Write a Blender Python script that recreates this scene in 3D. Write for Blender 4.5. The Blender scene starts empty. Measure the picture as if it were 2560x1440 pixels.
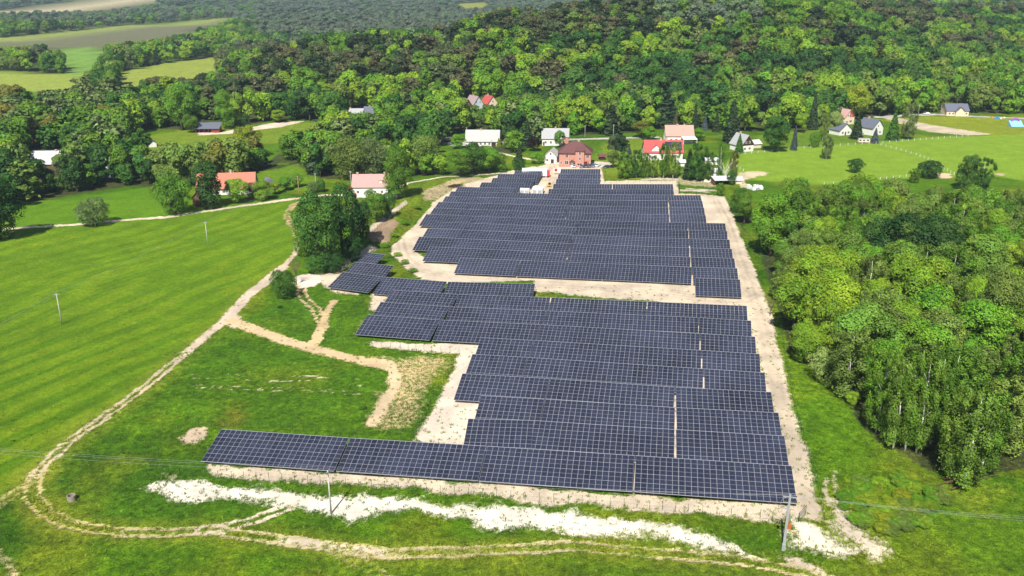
import bpy, math, random
import numpy as np
from mathutils import Vector, Matrix

# ---------------------------------------------------------------- camera, sky, sun, exposure
scene = bpy.context.scene
col = scene.collection
CAM_H = 90.0
TAN_P = 0.359
PITCH = math.atan(TAN_P)
FPX = 2146.0                       # focal length in pixels of the 2560 px wide photograph
cam_d = bpy.data.cameras.new("camera")
cam_d.sensor_width = 36.0
cam_d.lens = 36.0 * FPX / 2560.0
cam_d.clip_start = 1.0
cam_d.clip_end = 30000.0
cam = bpy.data.objects.new("camera", cam_d)
cam.location = (0, 0, CAM_H)
cam.rotation_euler = (math.radians(90) - PITCH, 0, 0)
col.objects.link(cam)
scene.camera = cam

SUN_EL, SUN_AZ = math.radians(50), math.radians(15)
world = bpy.data.worlds.new("World")
scene.world = world
world.use_nodes = True
wn = world.node_tree
wn.nodes.clear()
sky = wn.nodes.new("ShaderNodeTexSky")
sky.sky_type = 'NISHITA'
sky.sun_disc = False
sky.sun_elevation = SUN_EL
sky.sun_rotation = math.radians(180) + SUN_AZ
bg = wn.nodes.new("ShaderNodeBackground")
bg.inputs[1].default_value = 0.058
wo = wn.nodes.new("ShaderNodeOutputWorld")
wn.links.new(sky.outputs[0], bg.inputs[0])
wn.links.new(bg.outputs[0], wo.inputs[0])
sun_d = bpy.data.lights.new("sun", 'SUN')
sun_d.energy = 5.0
sun_d.angle = math.radians(0.5)
sun_d.color = (1.0, 0.95, 0.87)
sun = bpy.data.objects.new("sun", sun_d)
sun.rotation_euler = (math.radians(90) - SUN_EL, 0, -SUN_AZ)
sun.location = (-30, -120, 300)
col.objects.link(sun)

vs = scene.view_settings
vs.view_transform = 'Standard'
vs.look = 'None'
vs.exposure = 0.58
vs.gamma = 1.0
scene.render.engine = 'CYCLES'
cy = scene.cycles
cy.use_denoising = True
cy.denoiser = 'OPENIMAGEDENOISE'
cy.use_adaptive_sampling = True
cy.adaptive_threshold = 0.02
cy.max_bounces = 6
cy.diffuse_bounces = 2
cy.glossy_bounces = 2
cy.transmission_bounces = 3
cy.transparent_max_bounces = 8
cy.volume_bounces = 0
cy.caustics_reflective = False
cy.caustics_refractive = False

# ---------------------------------------------------------------- small maths
SP, CP = math.sin(PITCH), math.cos(PITCH)

def sstep(a, b, x):
    t = np.clip((x - a) / (b - a), 0, 1)
    return t * t * (3 - 2 * t)

def _hash(ix, iy, seed):
    n = (ix.astype(np.int64) * 374761393 + iy.astype(np.int64) * 668265263 + seed * 1274126177) & 0x7fffffff
    n = ((n ^ (n >> 13)) * 1274126177) & 0x7fffffff
    n = n ^ (n >> 16)
    return (n & 0xffff) / 65535.0

def vnoise(x, y, seed=0):
    xi, yi = np.floor(x), np.floor(y)
    fx, fy = x - xi, y - yi
    fx, fy = fx * fx * (3 - 2 * fx), fy * fy * (3 - 2 * fy)
    a, b = _hash(xi, yi, seed), _hash(xi + 1, yi, seed)
    c, d = _hash(xi, yi + 1, seed), _hash(xi + 1, yi + 1, seed)
    return (a * (1 - fx) + b * fx) * (1 - fy) + (c * (1 - fx) + d * fx) * fy

def fbm(x, y, s, seed=0, o=3):
    r, amp, tot = 0.0, 1.0, 0.0
    for k in range(o):
        r = r + amp * vnoise(x / s, y / s, seed + 17 * k)
        tot += amp
        amp *= 0.5
        s *= 0.5
    return r / tot

def seg_dist(x, y, P, closed=False):
    """distance and signed side (left positive) to a polyline"""
    n = len(P)
    best = np.full(x.shape, 1e9)
    side = np.zeros(x.shape)
    tpar = np.zeros(x.shape)
    rng = range(n if closed else n - 1)
    for i in rng:
        ax, ay = P[i][0], P[i][1]
        bx, by = P[(i + 1) % n][0], P[(i + 1) % n][1]
        dx, dy = bx - ax, by - ay
        L2 = dx * dx + dy * dy + 1e-9
        t = np.clip(((x - ax) * dx + (y - ay) * dy) / L2, 0, 1)
        d = np.hypot(x - ax - t * dx, y - ay - t * dy)
        m = d < best
        best = np.where(m, d, best)
        side = np.where(m, np.sign(dx * (y - ay) - dy * (x - ax)), side)
        tpar = np.where(m, i + t, tpar)
    return best, side, tpar

def in_poly(x, y, P):
    c = np.zeros(np.shape(x), bool)
    n = len(P)
    j = n - 1
    for i in range(n):
        xi, yi, xj, yj = P[i][0], P[i][1], P[j][0], P[j][1]
        if yi != yj:
            c ^= ((yi > y) != (yj > y)) & (x < (xj - xi) * (y - yi) / (yj - yi) + xi)
        j = i
    return c

# ---------------------------------------------------------------- projection helpers (layout from the photo's pixels to the ground)
def ray(u, v):
    xh, yh = (u - 1280) / FPX, (v - 720) / FPX
    return np.array([xh, CP - yh * SP, -(SP + yh * CP)])

def G0(u, v, z=0.0):
    d = ray(u, v)
    t = (z - CAM_H) / d[2]
    return (d[0] * t, d[1] * t)

def project(x, y, z):
    zc = y * CP + (CAM_H - z) * SP
    yd = (CAM_H - z) * CP - y * SP
    return 1280 + FPX * x / zc, 720 + FPX * yd / zc, zc

BANK = [G0(*p) for p in [(985, 612), (1010, 578), (1050, 537), (1090, 500), (1140, 466), (1230, 445)]]
HX = [-600, -400, -260, -140, 0, 100, 190, 280, 340, 420, 600, 900]
HZ = [0, 0, 6, 29, 42, 59, 72, 69, 56, 46, 48, 50]
HD = [780, 780, 780, 780, 800, 830, 850, 870, 950, 1100, 1200, 1250]
HB = [560, 560, 560, 560, 570, 580, 580, 590, 600, 620, 640, 640]
HK = [0, 0, 0, 5, 10, 10, 15, 15, 20, 30, 35, 40]

def terrain(x, y):
    x = np.asarray(x, float); y = np.asarray(y, float)
    z = 0.025 * np.clip(x, -60, 100) * (1 - sstep(450, 650, y))
    zc, dc, db, zk = np.interp(x, HX, HZ), np.interp(x, HX, HD), np.interp(x, HX, HB), np.interp(x, HX, HK)
    up = sstep(0, 1, (y - db) / (dc - db))
    back = sstep(0, 1, (y - dc) / 320.0)
    z = z + zc * up * (1 - back) + zk * back
    z = z + sstep(600, 760, y) * (fbm(x, y, 130, 3) - 0.5) * 10
    z = z + up * (1 - back) * (fbm(x, y, 95, 8, 2) - 0.5) * 22 * sstep(10, 30, zc)
    z = z + 75 * sstep(2200, 4800, y) + 60 * sstep(4800, 9000, y)
    near = (y < 420) & (y > 150) & (x > -130) & (x < 20)
    if np.any(near):
        d, s, t = seg_dist(np.where(near, x, 0), np.where(near, y, 0), BANK)
        d = d * s
        b = 2.6 * sstep(0.5, 6.5, d) * (1 - sstep(11, 40, d)) * sstep(0.0, 0.7, t) * (1 - sstep(4.0, 5.0, t))
        z = z + np.where(near, b, 0)
    z = z + (fbm(x, y, 9, 5, 2) - 0.5) * 0.25 * (1 - sstep(400, 600, y))
    return z

def tz(x, y):
    return float(terrain(np.array([x]), np.array([y]))[0])

_T = np.geomspace(60, 9000, 700)

def G(u, v, off=0.0):
    """pixel of the photograph -> point on the terrain (raised by off)"""
    d = ray(u, v)
    p = _T[:, None] * d[None]
    g = CAM_H + p[:, 2] - terrain(p[:, 0], p[:, 1]) - off
    k = np.argmax(g < 0)
    if g[k] >= 0:
        k = len(_T) - 1
    a, b = _T[max(k - 1, 0)], _T[k]
    for _ in range(4):
        tt = np.linspace(a, b, 9)
        q = tt[:, None] * d[None]
        gg = CAM_H + q[:, 2] - terrain(q[:, 0], q[:, 1]) - off
        j = max(int(np.argmax(gg < 0)), 1)
        a, b = tt[j - 1], tt[j]
    t = (a + b) / 2
    return Vector((d[0] * t, d[1] * t, CAM_H + d[2] * t))

# ---------------------------------------------------------------- object helpers
def tag(o, label=None, cat=None, group=None, kind=None):
    if label: o["label"] = label
    if cat: o["category"] = cat
    if group: o["group"] = group
    if kind: o["kind"] = kind
    return o

def empty(name, loc, rz=0.0):
    o = bpy.data.objects.new(name, None)
    o.location = loc
    o.rotation_euler = (0, 0, rz)
    o.empty_display_size = 0.2
    col.objects.link(o)
    return o

def link(name, me, parent=None, loc=None, rz=0.0, scale=None):
    o = bpy.data.objects.new(name, me)
    if loc is not None: o.location = loc
    if rz: o.rotation_euler = (0, 0, rz)
    if scale is not None: o.scale = scale
    if parent is not None: o.parent = parent
    col.objects.link(o)
    return o

class MB:
    """collects boxes, tubes and polygons into one mesh"""
    def __init__(s):
        s.v, s.f, s.m = [], [], []
    def poly(s, pts, mi=0):
        b = len(s.v)
        s.v += [tuple(p) for p in pts]
        s.f.append(tuple(range(b, b + len(pts))))
        s.m.append(mi)
        return s
    def box(s, x0, x1, y0, y1, z0, z1, mi=0, top=None):
        t = top or 0.0
        b = len(s.v)
        s.v += [(x0, y0, z0), (x1, y0, z0), (x1, y1, z0), (x0, y1, z0),
                (x0 + t, y0 + t, z1), (x1 - t, y0 + t, z1), (x1 - t, y1 - t, z1), (x0 + t, y1 - t, z1)]
        for q in ((0, 3, 2, 1), (4, 5, 6, 7), (0, 1, 5, 4), (1, 2, 6, 5), (2, 3, 7, 6), (3, 0, 4, 7)):
            s.f.append(tuple(b + i for i in q)); s.m.append(mi)
        return s
    def tube(s, a, b, r0, r1=None, n=6, mi=0, cap=True):
        a, b = Vector(a), Vector(b)
        r1 = r0 if r1 is None else r1
        d = (b - a).normalized()
        up = Vector((0, 0, 1)) if abs(d.z) < 0.95 else Vector((1, 0, 0))
        e1 = d.cross(up).normalized(); e2 = d.cross(e1)
        k = len(s.v)
        for c, r in ((a, r0), (b, r1)):
            for i in range(n):
                t = 2 * math.pi * i / n
                s.v.append(tuple(c + e1 * (r * math.cos(t)) + e2 * (r * math.sin(t))))
        for i in range(n):
            j = (i + 1) % n
            s.f.append((k + i, k + j, k + n + j, k + n + i)); s.m.append(mi)
        if cap:
            s.f.append(tuple(k + n + i for i in range(n))); s.m.append(mi)
            s.f.append(tuple(k + n - 1 - i for i in range(n))); s.m.append(mi)
        return s
    def mesh(s, name, mats, smooth=False):
        me = bpy.data.meshes.new(name)
        me.from_pydata(s.v, [], s.f)
        for m in (mats if isinstance(mats, (list, tuple)) else [mats]):
            me.materials.append(m)
        me.polygons.foreach_set("material_index", s.m)
        if smooth:
            me.polygons.foreach_set("use_smooth", [True] * len(s.f))
        me.update()
        return me
    def build(s, name, mats, parent=None, smooth=False):
        return link(name, s.mesh(name, mats, smooth), parent)

def np_mesh(name, verts, quads, mats=()):
    me = bpy.data.meshes.new(name)
    nv, nf = len(verts), len(quads)
    k = quads.shape[1]
    me.vertices.add(nv)
    me.vertices.foreach_set("co", np.ascontiguousarray(verts, np.float32).ravel())
    me.loops.add(nf * k)
    me.loops.foreach_set("vertex_index", np.ascontiguousarray(quads, np.int32).ravel())
    me.polygons.add(nf)
    me.polygons.foreach_set("loop_start", np.arange(0, nf * k, k, dtype=np.int32))
    me.polygons.foreach_set("loop_total", np.full(nf, k, np.int32))
    for m in mats:
        me.materials.append(m)
    me.update(calc_edges=True)
    return me

# ---------------------------------------------------------------- materials
def new_mat(name):
    m = bpy.data.materials.new(name)
    m.use_nodes = True
    n = m.node_tree
    n.nodes.clear()
    out = n.nodes.new("ShaderNodeOutputMaterial")
    return m, n, out

def nd(n, t, **kw):
    x = n.nodes.new(t)
    for k, v in kw.items():
        setattr(x, k, v)
    return x

def setin(node, **kw):
    for k, v in kw.items():
        node.inputs[k.replace("_", " ")].default_value = v

def principled(n, out, color=None, rough=0.6, metal=0.0, spec=0.5):
    b = nd(n, "ShaderNodeBsdfPrincipled")
    if color is not None: b.inputs["Base Color"].default_value = (*color, 1)
    b.inputs["Roughness"].default_value = rough
    b.inputs["Metallic"].default_value = metal
    b.inputs["Specular IOR Level"].default_value = spec
    n.links.new(b.outputs[0], out.inputs[0])
    return b

def mat_plain(name, color, rough=0.6, metal=0.0, spec=0.4, var=0.25, scale=1.5, bump=0.0, stretch=None):
    """a colour with uneven wear from two noises"""
    m, n, out = new_mat(name)
    b = principled(n, out, color, rough, metal, spec)
    tc = nd(n, "ShaderNodeTexCoord")
    src = tc.outputs["Object"]
    if stretch:
        mp = nd(n, "ShaderNodeMapping"); mp.inputs["Scale"].default_value = stretch
        n.links.new(src, mp.inputs[0]); src = mp.outputs[0]
    nz = nd(n, "ShaderNodeTexNoise"); setin(nz, Scale=scale, Detail=6.0, Roughness=0.65)
    n.links.new(src, nz.inputs["Vector"])
    cr = nd(n, "ShaderNodeMapRange"); setin(cr, From_Min=0.25, From_Max=0.75, To_Min=1 - var, To_Max=1 + var)
    n.links.new(nz.outputs[0], cr.inputs[0])
    mx = nd(n, "ShaderNodeVectorMath", operation='SCALE'); mx.inputs[0].default_value = color
    n.links.new(cr.outputs[0], mx.inputs["Scale"])
    n.links.new(mx.outputs[0], b.inputs["Base Color"])
    if bump:
        bp = nd(n, "ShaderNodeBump"); setin(bp, Strength=bump, Distance=0.1)
        n.links.new(nz.outputs[0], bp.inputs["Height"]); n.links.new(bp.outputs[0], b.inputs["Normal"])
    return m
# ---------------------------------------------------------------- ground: one terrain grid, split into grass, tracks, sand, asphalt
def W(pts):
    return [tuple(G(u, v))[:2] for u, v in pts]

xs = np.concatenate([-np.geomspace(170, 9000, 60)[::-1][:-1] if False else -(350 + np.geomspace(1, 9000, 46))[::-1],
                     np.arange(-350, -150, 2.6), np.arange(-150, 150, 0.72), np.arange(150, 350, 2.6),
                     350 + np.geomspace(1, 9000, 46)])
ys = np.concatenate([np.arange(40, 92, 4.0), np.arange(92, 175, 0.55), np.arange(175, 299.3, 0.85), np.arange(300, 640, 1.7),
                     np.geomspace(640, 12000, 130)])
XX, YY = np.meshgrid(xs, ys)
nx, ny = len(xs), len(ys)
jit = np.random.default_rng(3)
jx = np.minimum(np.gradient(xs), 3)[None, :] * (jit.random(XX.shape) - 0.5) * 0.6
jy = np.minimum(np.gradient(ys), 3)[:, None] * (jit.random(XX.shape) - 0.5) * 0.6
gx, gy = (XX + jx).ravel(), (YY + jy).ravel()
gz = terrain(gx, gy)

warpx = (fbm(gx, gy, 6, 21) - 0.5) * 3.2 + (fbm(gx, gy, 1.6, 22, 2) - 0.5) * 1.6
warpy = (fbm(gx, gy, 6, 23) - 0.5) * 3.2 + (fbm(gx, gy, 1.6, 24, 2) - 0.5) * 1.6

def near_idx(P, pad):
    P = np.array(P)
    return np.nonzero((gx > P[:, 0].min() - pad) & (gx < P[:, 0].max() + pad) & (gy > P[:, 1].min() - pad) & (gy < P[:, 1].max() + pad))[0]

dirt = np.zeros(len(gx))
kindv = np.zeros(len(gx), np.int8)                        # 0 grass 1 dirt_path 2 sand 3 asphalt
SAND, TAN, WHITE = (0.58, 0.48, 0.36), (0.46, 0.33, 0.18), (0.72, 0.65, 0.54)
BROWN, ASPH = (0.30, 0.21, 0.14), (0.42, 0.40, 0.38)
dcol = np.tile(np.array(SAND), (len(gx), 1))

def put(ix, val, colr, k):
    m = val > dirt[ix]
    j = ix[m]
    dirt[j] = val[m]
    dcol[j] = colr
    kindv[j] = k

def sand_poly(px, colr=SAND, soft=1.2, amt=1.0, k=2, warp=1.0, hole=False):
    P = W(px)
    ix = near_idx(P, 8)
    x, y = gx[ix] + warp * warpx[ix], gy[ix] + warp * warpy[ix]
    d, _, _ = seg_dist(x, y, P, True)
    d = np.where(in_poly(x, y, P), d, -d)
    v = amt * sstep(-soft, soft, d)
    if hole:
        dirt[ix] *= 1 - v
    else:
        put(ix, v, colr, k)

def track(px, width, colr=TAN, amt=1.0, twin=0.0, k=1, warp=0.35, patch=0.25, seed=0):
    """a worn track; twin = distance of the two wheel ruts"""
    P = W(px)
    ix = near_idx(P, 8)
    x, y = gx[ix] + warp * warpx[ix], gy[ix] + warp * warpy[ix]
    d, s, _ = seg_dist(x, y, P)
    if twin:
        e = np.abs(d - twin / 2)
        v = 1 - sstep(width * 0.25, width * 0.75, e)
        v = np.maximum(v, 0.22 * (1 - sstep(twin * 0.5, twin * 0.9, d)))
    else:
        v = 1 - sstep(width * 0.32, width * 0.68, d)
    v = v * (amt + patch * 2 * (fbm(gx[ix], gy[ix], 7, 40 + seed) - 0.5))
    put(ix, np.clip(v, 0, 1), colr, k)

# the fenced solar site: bare sand, with grass islands
SITE_REAR = [(985, 612), (1040, 560), (1085, 505), (1140, 468), (1235, 440), (1300, 425), (1365, 412), (1372, 392), (1395, 392), (1402, 416),
             (1502, 418), (1510, 452), (1690, 452), (1698, 484), (1752, 486), (1812, 492), (1832, 540), (1852, 590), (1872, 640), (1895, 700),
             (1915, 745), (1935, 800), (1943, 860), (1960, 930), (1985, 1020), (2010, 1110), (2030, 1190), (2045, 1260), (2060, 1300), (1985, 1300),
             (1975, 1262), (1960, 1120), (1900, 900), (1862, 768), (1620, 765), (1380, 760), (1340, 745), (1335, 700), (1110, 708), (1040, 695),
             (1010, 672), (975, 640)]
sand_poly(SITE_REAR, SAND, warp=0.5)
sand_poly([(915, 850), (1080, 848), (1190, 852), (1230, 760), (1866, 770), (1900, 900), (1930, 1000), (1990, 1270), (1980, 1262), (1640, 1230), (1200, 1200), (1150, 1150), (1035, 1102),
           (1060, 1060), (1100, 990), (1140, 905), (1150, 885), (1080, 880), (1000, 872), (930, 868)], (0.66, 0.55, 0.44), warp=0.6)
# strip under the front row and the pale strip before it
sand_poly([(515, 1158), (640, 1168), (840, 1183), (1200, 1208), (1600, 1238), (1985, 1266), (2010, 1300), (1940, 1312), (1800, 1287), (1600, 1278),
           (1450, 1262), (1340, 1262), (1240, 1246), (1040, 1226), (830, 1208), (690, 1206), (600, 1192), (530, 1188)], SAND, warp=0.9, amt=0.92)
sand_poly([(370, 1215), (400, 1200), (470, 1203), (600, 1215), (800, 1238), (900, 1237), (1100, 1257), (1250, 1263), (1350, 1266), (1450, 1288), (1600, 1302),
           (1720, 1325), (1810, 1350), (1890, 1388), (1800, 1380), (1700, 1354), (1600, 1338), (1500, 1348), (1400, 1335), (1320, 1326), (1260, 1330), (1150, 1292),
           (1000, 1282), (880, 1298), (850, 1285), (700, 1268), (640, 1253), (520, 1250), (430, 1252), (385, 1228)], WHITE, warp=1.25, amt=0.86, soft=2.0)
sand_poly([(1980, 1300), (2060, 1308), (2100, 1350), (2165, 1385), (2120, 1400), (2060, 1376), (2010, 1372), (1965, 1372), (1990, 1340)], (0.68, 0.60, 0.48), warp=1.3, amt=0.82, soft=2.0)
sand_poly([(2060, 1245), (2110, 1240), (2125, 1290), (2180, 1340), (2240, 1385), (2200, 1410), (2130, 1370), (2080, 1310)], (0.58, 0.49, 0.38), amt=0.8, soft=2.5)
sand_poly([(1950, 1325), (2000, 1325), (2010, 1350), (1960, 1352)], SAND, amt=0.6)
sand_poly([(1940, 1385), (2010, 1395), (2070, 1425), (2050, 1440), (1980, 1420)], SAND, amt=0.75)
sand_poly([(450, 1095), (480, 1070), (520, 1072), (512, 1100), (475, 1120), (455, 1112)], (0.52, 0.40, 0.28), amt=0.85)
sand_poly([(405, 1180), (430, 1180), (445, 1205), (420, 1205)], SAND, amt=0.6)
sand_poly([(930, 735), (975, 735), (970, 750), (940, 780), (925, 775)], SAND, amt=0.9, warp=0.5)
sand_poly([(885, 838), (905, 800), (915, 806), (880, 852), (872, 850)], SAND, amt=0.55)
sand_poly([(740, 690), (808, 684), (806, 700), (785, 716), (752, 722), (738, 706)], (0.66, 0.55, 0.47))
sand_poly([(800, 690), (835, 676), (875, 640), (925, 610), (945, 622), (880, 652), (835, 712), (870, 726), (905, 733), (900, 738), (835, 732), (806, 712)], SAND, amt=0.85, warp=0.5)
sand_poly([(905, 598), (960, 545), (985, 548), (1000, 560), (965, 610), (930, 600)], BROWN, amt=0.75, warp=0.7)
sand_poly([(915, 575), (985, 520), (1010, 500), (1020, 508), (960, 560), (925, 590)], (0.56, 0.46, 0.36), amt=0.75, warp=0.5)
sand_poly([(1050, 478), (1110, 455), (1190, 442), (1230, 446), (1150, 462), (1095, 498), (1060, 505)], (0.42, 0.33, 0.2), amt=0.62, warp=1.2)
# green islands inside the site
for P_ in ([(965, 640), (985, 640), (1010, 668), (1050, 695), (1020, 700), (985, 668)], [(1035, 622), (1075, 632), (1062, 648), (1040, 632)],
           [(1095, 650), (1150, 652), (1130, 660)], [(1345, 728), (1480, 741), (1620, 752), (1700, 762), (1560, 756), (1340, 742)],
           [(900, 836), (1100, 852), (1190, 858), (1060, 862), (915, 854)]):
    sand_poly(P_, hole=True, amt=0.85, warp=0.8, soft=1.0)
# dirt tracks
MAIN = [(762, 500), (735, 512), (720, 528), (718, 545), (735, 570), (744, 592), (744, 612), (735, 639), (707, 667), (675, 695), (633, 727), (591, 769), (559, 804),
        (520, 836), (482, 868), (439, 904), (375, 956), (319, 997), (262, 1039), (217, 1072), (165, 1110), (124, 1147), (90, 1185), (56, 1219), (19, 1245), (-60, 1300)]
track(MAIN[:6], 1.6, TAN, 0.55, twin=1.9, patch=0.5)
track(MAIN[5:10], 2.4, (0.52, 0.41, 0.28), 0.75, patch=0.4)
track(MAIN[8:13], 3.9, (0.55, 0.45, 0.34), 0.92, patch=0.3)
track(MAIN[12:16], 3.2, (0.54, 0.44, 0.32), 0.86, patch=0.3, seed=1)
track(MAIN[15:23], 1.0, (0.52, 0.42, 0.28), 0.90, twin=1.9, patch=0.25, seed=2)
track(MAIN[22:], 1.2, (0.42, 0.36, 0.16), 0.62, twin=2.0, patch=0.3, seed=4)
LOOP = [(100, 1172), (76, 1219), (84, 1250), (108, 1280), (150, 1304), (225, 1322), (319, 1333), (412, 1333), (506, 1327), (562, 1328), (656, 1340), (750, 1357),
        (862, 1371), (1000, 1385), (1150, 1382), (1300, 1373), (1412, 1366), (1562, 1375), (1712, 1387), (1850, 1402), (1990, 1428), (2100, 1460)]
track(LOOP[:9], 0.8, (0.45, 0.38, 0.16), 0.84, twin=2.3, patch=0.3, seed=5)
track(LOOP[6:], 0.9, (0.48, 0.40, 0.22), 0.76, twin=2.2, patch=0.35, seed=6)
track(LOOP[12:16], 4.0, (0.42, 0.36, 0.15), 0.45, patch=0.35, seed=7)
track([(700, 1345), (800, 1360), (900, 1372), (960, 1376)], 2.2, (0.6, 0.5, 0.36), 0.8, patch=0.5, seed=8)
track([(500, 1328), (581, 1314), (640, 1298), (690, 1280), (720, 1268)], 1.0, (0.62, 0.52, 0.38), 0.8, twin=2.0, patch=0.3, seed=9)
track([(800, 1362), (870, 1392), (930, 1425), (990, 1470)], 0.9, (0.42, 0.36, 0.14), 0.55, twin=2.0, patch=0.3, seed=10)
track([(-20, 1370), (20, 1410), (40, 1445)], 1.8, (0.5, 0.4, 0.22), 0.6, seed=11)
track([(577, 801), (615, 815), (686, 843), (756, 864), (819, 882), (900, 899), (960, 915)], 4.2, (0.54, 0.41, 0.24), 1.0, patch=0.2, seed=12)
sand_poly([(900, 890), (1000, 890), (1060, 888), (1128, 892), (1125, 905), (1085, 945), (1060, 990), (1045, 1050), (1025, 1078), (960, 1076), (918, 1066), (928, 1030), (958, 985),
           (972, 940), (950, 918)], (0.50, 0.38, 0.20), amt=0.66, warp=1.6, soft=4.0, k=1)
track([(960, 905), (985, 935), (985, 970), (955, 1020), (935, 1060)], 3.2, (0.58, 0.45, 0.28), 0.95, patch=0.25, seed=13)
sand_poly([(560, 800), (585, 775), (600, 795), (640, 824), (610, 822), (575, 815)], (0.56, 0.45, 0.31), amt=0.9, k=1, warp=0.8)
track([(784, 862), (802, 832), (812, 801), (822, 770), (835, 752)], 2.6, (0.54, 0.40, 0.22), 0.85, patch=0.3, seed=14)
track([(776, 868), (792, 846), (806, 815), (803, 795), (790, 772), (765, 748), (752, 730), (757, 716)], 0.9, (0.54, 0.40, 0.22), 1.1, twin=2.2, seed=16)
track([(2068, 1250), (2060, 1215), (2062, 1195)], 1.0, (0.5, 0.42, 0.3), 0.7, seed=17)
track([(2092, 1250), (2088, 1210), (2082, 1180)], 1.0, (0.5, 0.42, 0.3), 0.7, seed=18)
for y_ in (938, 952, 968, 975):
    track([(480, y_ - 6), (640, y_), (770, y_ + 1), (900, y_ + 12)], 0.5, (0.5, 0.45, 0.25), 0.5 if y_ < 960 else 0.62, patch=0.6, seed=y_)
track([(-40, 580), (35, 571), (204, 560), (299, 551), (415, 543), (492, 531), (563, 521), (668, 506), (742, 496), (820, 487), (870, 489)], 3.4, (0.60, 0.50, 0.38), 0.8, patch=0.25, seed=19)
sand_poly([(860, 484), (900, 486), (960, 484), (975, 488), (930, 494), (870, 492)], (0.55, 0.47, 0.38), k=3, amt=0.9)
track([(990, 470), (1022, 457), (1077, 448), (1136, 441), (1194, 437), (1265, 432), (1330, 418)], 3.2, (0.60, 0.52, 0.38), 0.9, seed=20)
track([(1250, 382), (1290, 392), (1340, 400), (1375, 405)], 2.4, (0.62, 0.55, 0.42), 0.9, seed=21)
# asphalt and yards of the village
track([(1060, 352), (1130, 356), (1240, 358), (1330, 352), (1420, 349), (1480, 347), (1560, 345), (1640, 343)], 5.5, ASPH, 1.0, k=3, patch=0.05)
sand_poly([(1098, 352), (1165, 352), (1175, 362), (1150, 366), (1120, 362)], ASPH, k=3)
sand_poly([(1362, 408), (1400, 404), (1500, 404), (1540, 408), (1500, 420), (1400, 420)], (0.52, 0.46, 0.40), k=3, warp=0.4)
track([(2195, 293), (2260, 289), (2340, 286), (2420, 290), (2560, 296)], 5.5, ASPH, 1.0, k=3, patch=0.05, seed=31)
track([(1890, 283), (1905, 276), (1935, 268)], 6, (0.55, 0.46, 0.36), 0.9, k=3, seed=32)
sand_poly([(490, 330), (545, 332), (600, 322), (660, 312), (690, 306), (760, 303), (700, 318), (640, 325), (600, 333), (500, 338)], (0.62, 0.5, 0.4), k=2, warp=0.6)
sand_poly([(2205, 294), (2240, 292), (2330, 312), (2485, 336), (2420, 339), (2320, 330), (2240, 306)], (0.50, 0.42, 0.30), k=2, warp=0.3, amt=0.8)
sand_poly([(1846, 432), (1890, 427), (1925, 433), (1900, 440), (1860, 452), (1890, 470), (1850, 470), (1835, 445)], (0.55, 0.45, 0.30), k=1, amt=0.75)
sand_poly([(2340, 432), (2372, 434), (2380, 444), (2345, 446)], (0.56, 0.42, 0.28), k=2)
sand_poly([(2485, 434), (2510, 434), (2505, 442)], (0.56, 0.42, 0.28), k=2)
sand_poly([(1600, 440), (1750, 442), (1830, 455), (1780, 470), (1640, 455)], (0.45, 0.36, 0.24), amt=0.55, k=1, warp=1.2)
sand_poly([(2090, 334), (2130, 336), (2125, 338), (2090, 337)], (0.7, 0.64, 0.55), k=3)

# wheel ruts and stains in the bare ground
def rut(px, width, f, twin=0.0, seed=0):
    P = W(px); ix = near_idx(P, 8)
    d, _, _ = seg_dist(gx[ix] + 0.25 * warpx[ix], gy[ix] + 0.25 * warpy[ix], P)
    e = np.abs(d - twin / 2) if twin else d
    a = (1 - sstep(width * .3, width, e)) * np.clip(0.4 + 1.2 * (fbm(gx[ix], gy[ix], 9, 70 + seed) - .2), 0, 1)
    dcol[ix] *= (1 + (f - 1) * a)[:, None]
RD = [(1790, 500), (1825, 570), (1850, 650), (1880, 730), (1905, 800), (1925, 900), (1955, 1010), (1985, 1120), (2010, 1220), (2030, 1300)]
rut(RD, 0.9, 0.80, 2.0); rut([(u + 12, v) for u, v in RD], 0.7, 0.86, 2.0, 1); rut([(u + 24, v + 4) for u, v in RD[2:]], 0.8, 1.12, 0, 2)
rut([(1000, 590), (1010, 640), (1050, 675), (1140, 695), (1340, 712), (1600, 728), (1740, 748), (1860, 752), (1890, 740)], 0.9, 0.80, 2.0, 3)
rut([(1015, 600), (1030, 645), (1070, 670), (1140, 688), (1340, 700), (1600, 716), (1740, 736)], 0.8, 0.85, 2.0, 4)
rut([(1380, 410), (1385, 440), (1365, 480)], 0.9, 0.82, 2.0, 5)
blot = fbm(gx, gy, 5, 75, 4)
dcol *= (0.86 + 0.28 * sstep(0.3, 0.7, blot))[:, None]
dcol = dcol * (1 + np.stack([0.0 * blot, -0.03 * (blot - .5), -0.10 * (blot - .5)], 1))

# grass colour: lush meadow, yellowing strips, paler distant pastures
def lerpc(a, b, t):
    return a + (b - a) * np.clip(t, 0, 1)[:, None]
LUSH, DARK, YEL = np.array([0.090, 0.195, 0.010]), np.array([0.040, 0.110, 0.008]), np.array([0.210, 0.250, 0.025])
gcol = np.tile(np.array(LUSH), (len(gx), 1))
n1 = fbm(gx, gy, 34, 60, 3)
n2 = fbm(gx, gy, 7, 61, 3)
gcol = lerpc(gcol, DARK, sstep(0.42, 0.72, n1) * 0.6 + sstep(0.5, 0.75, n2) * 0.45)
gcol = lerpc(gcol, YEL, sstep(0.50, 0.75, fbm(gx, gy, 16, 62, 3)) * 0.55)
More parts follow.
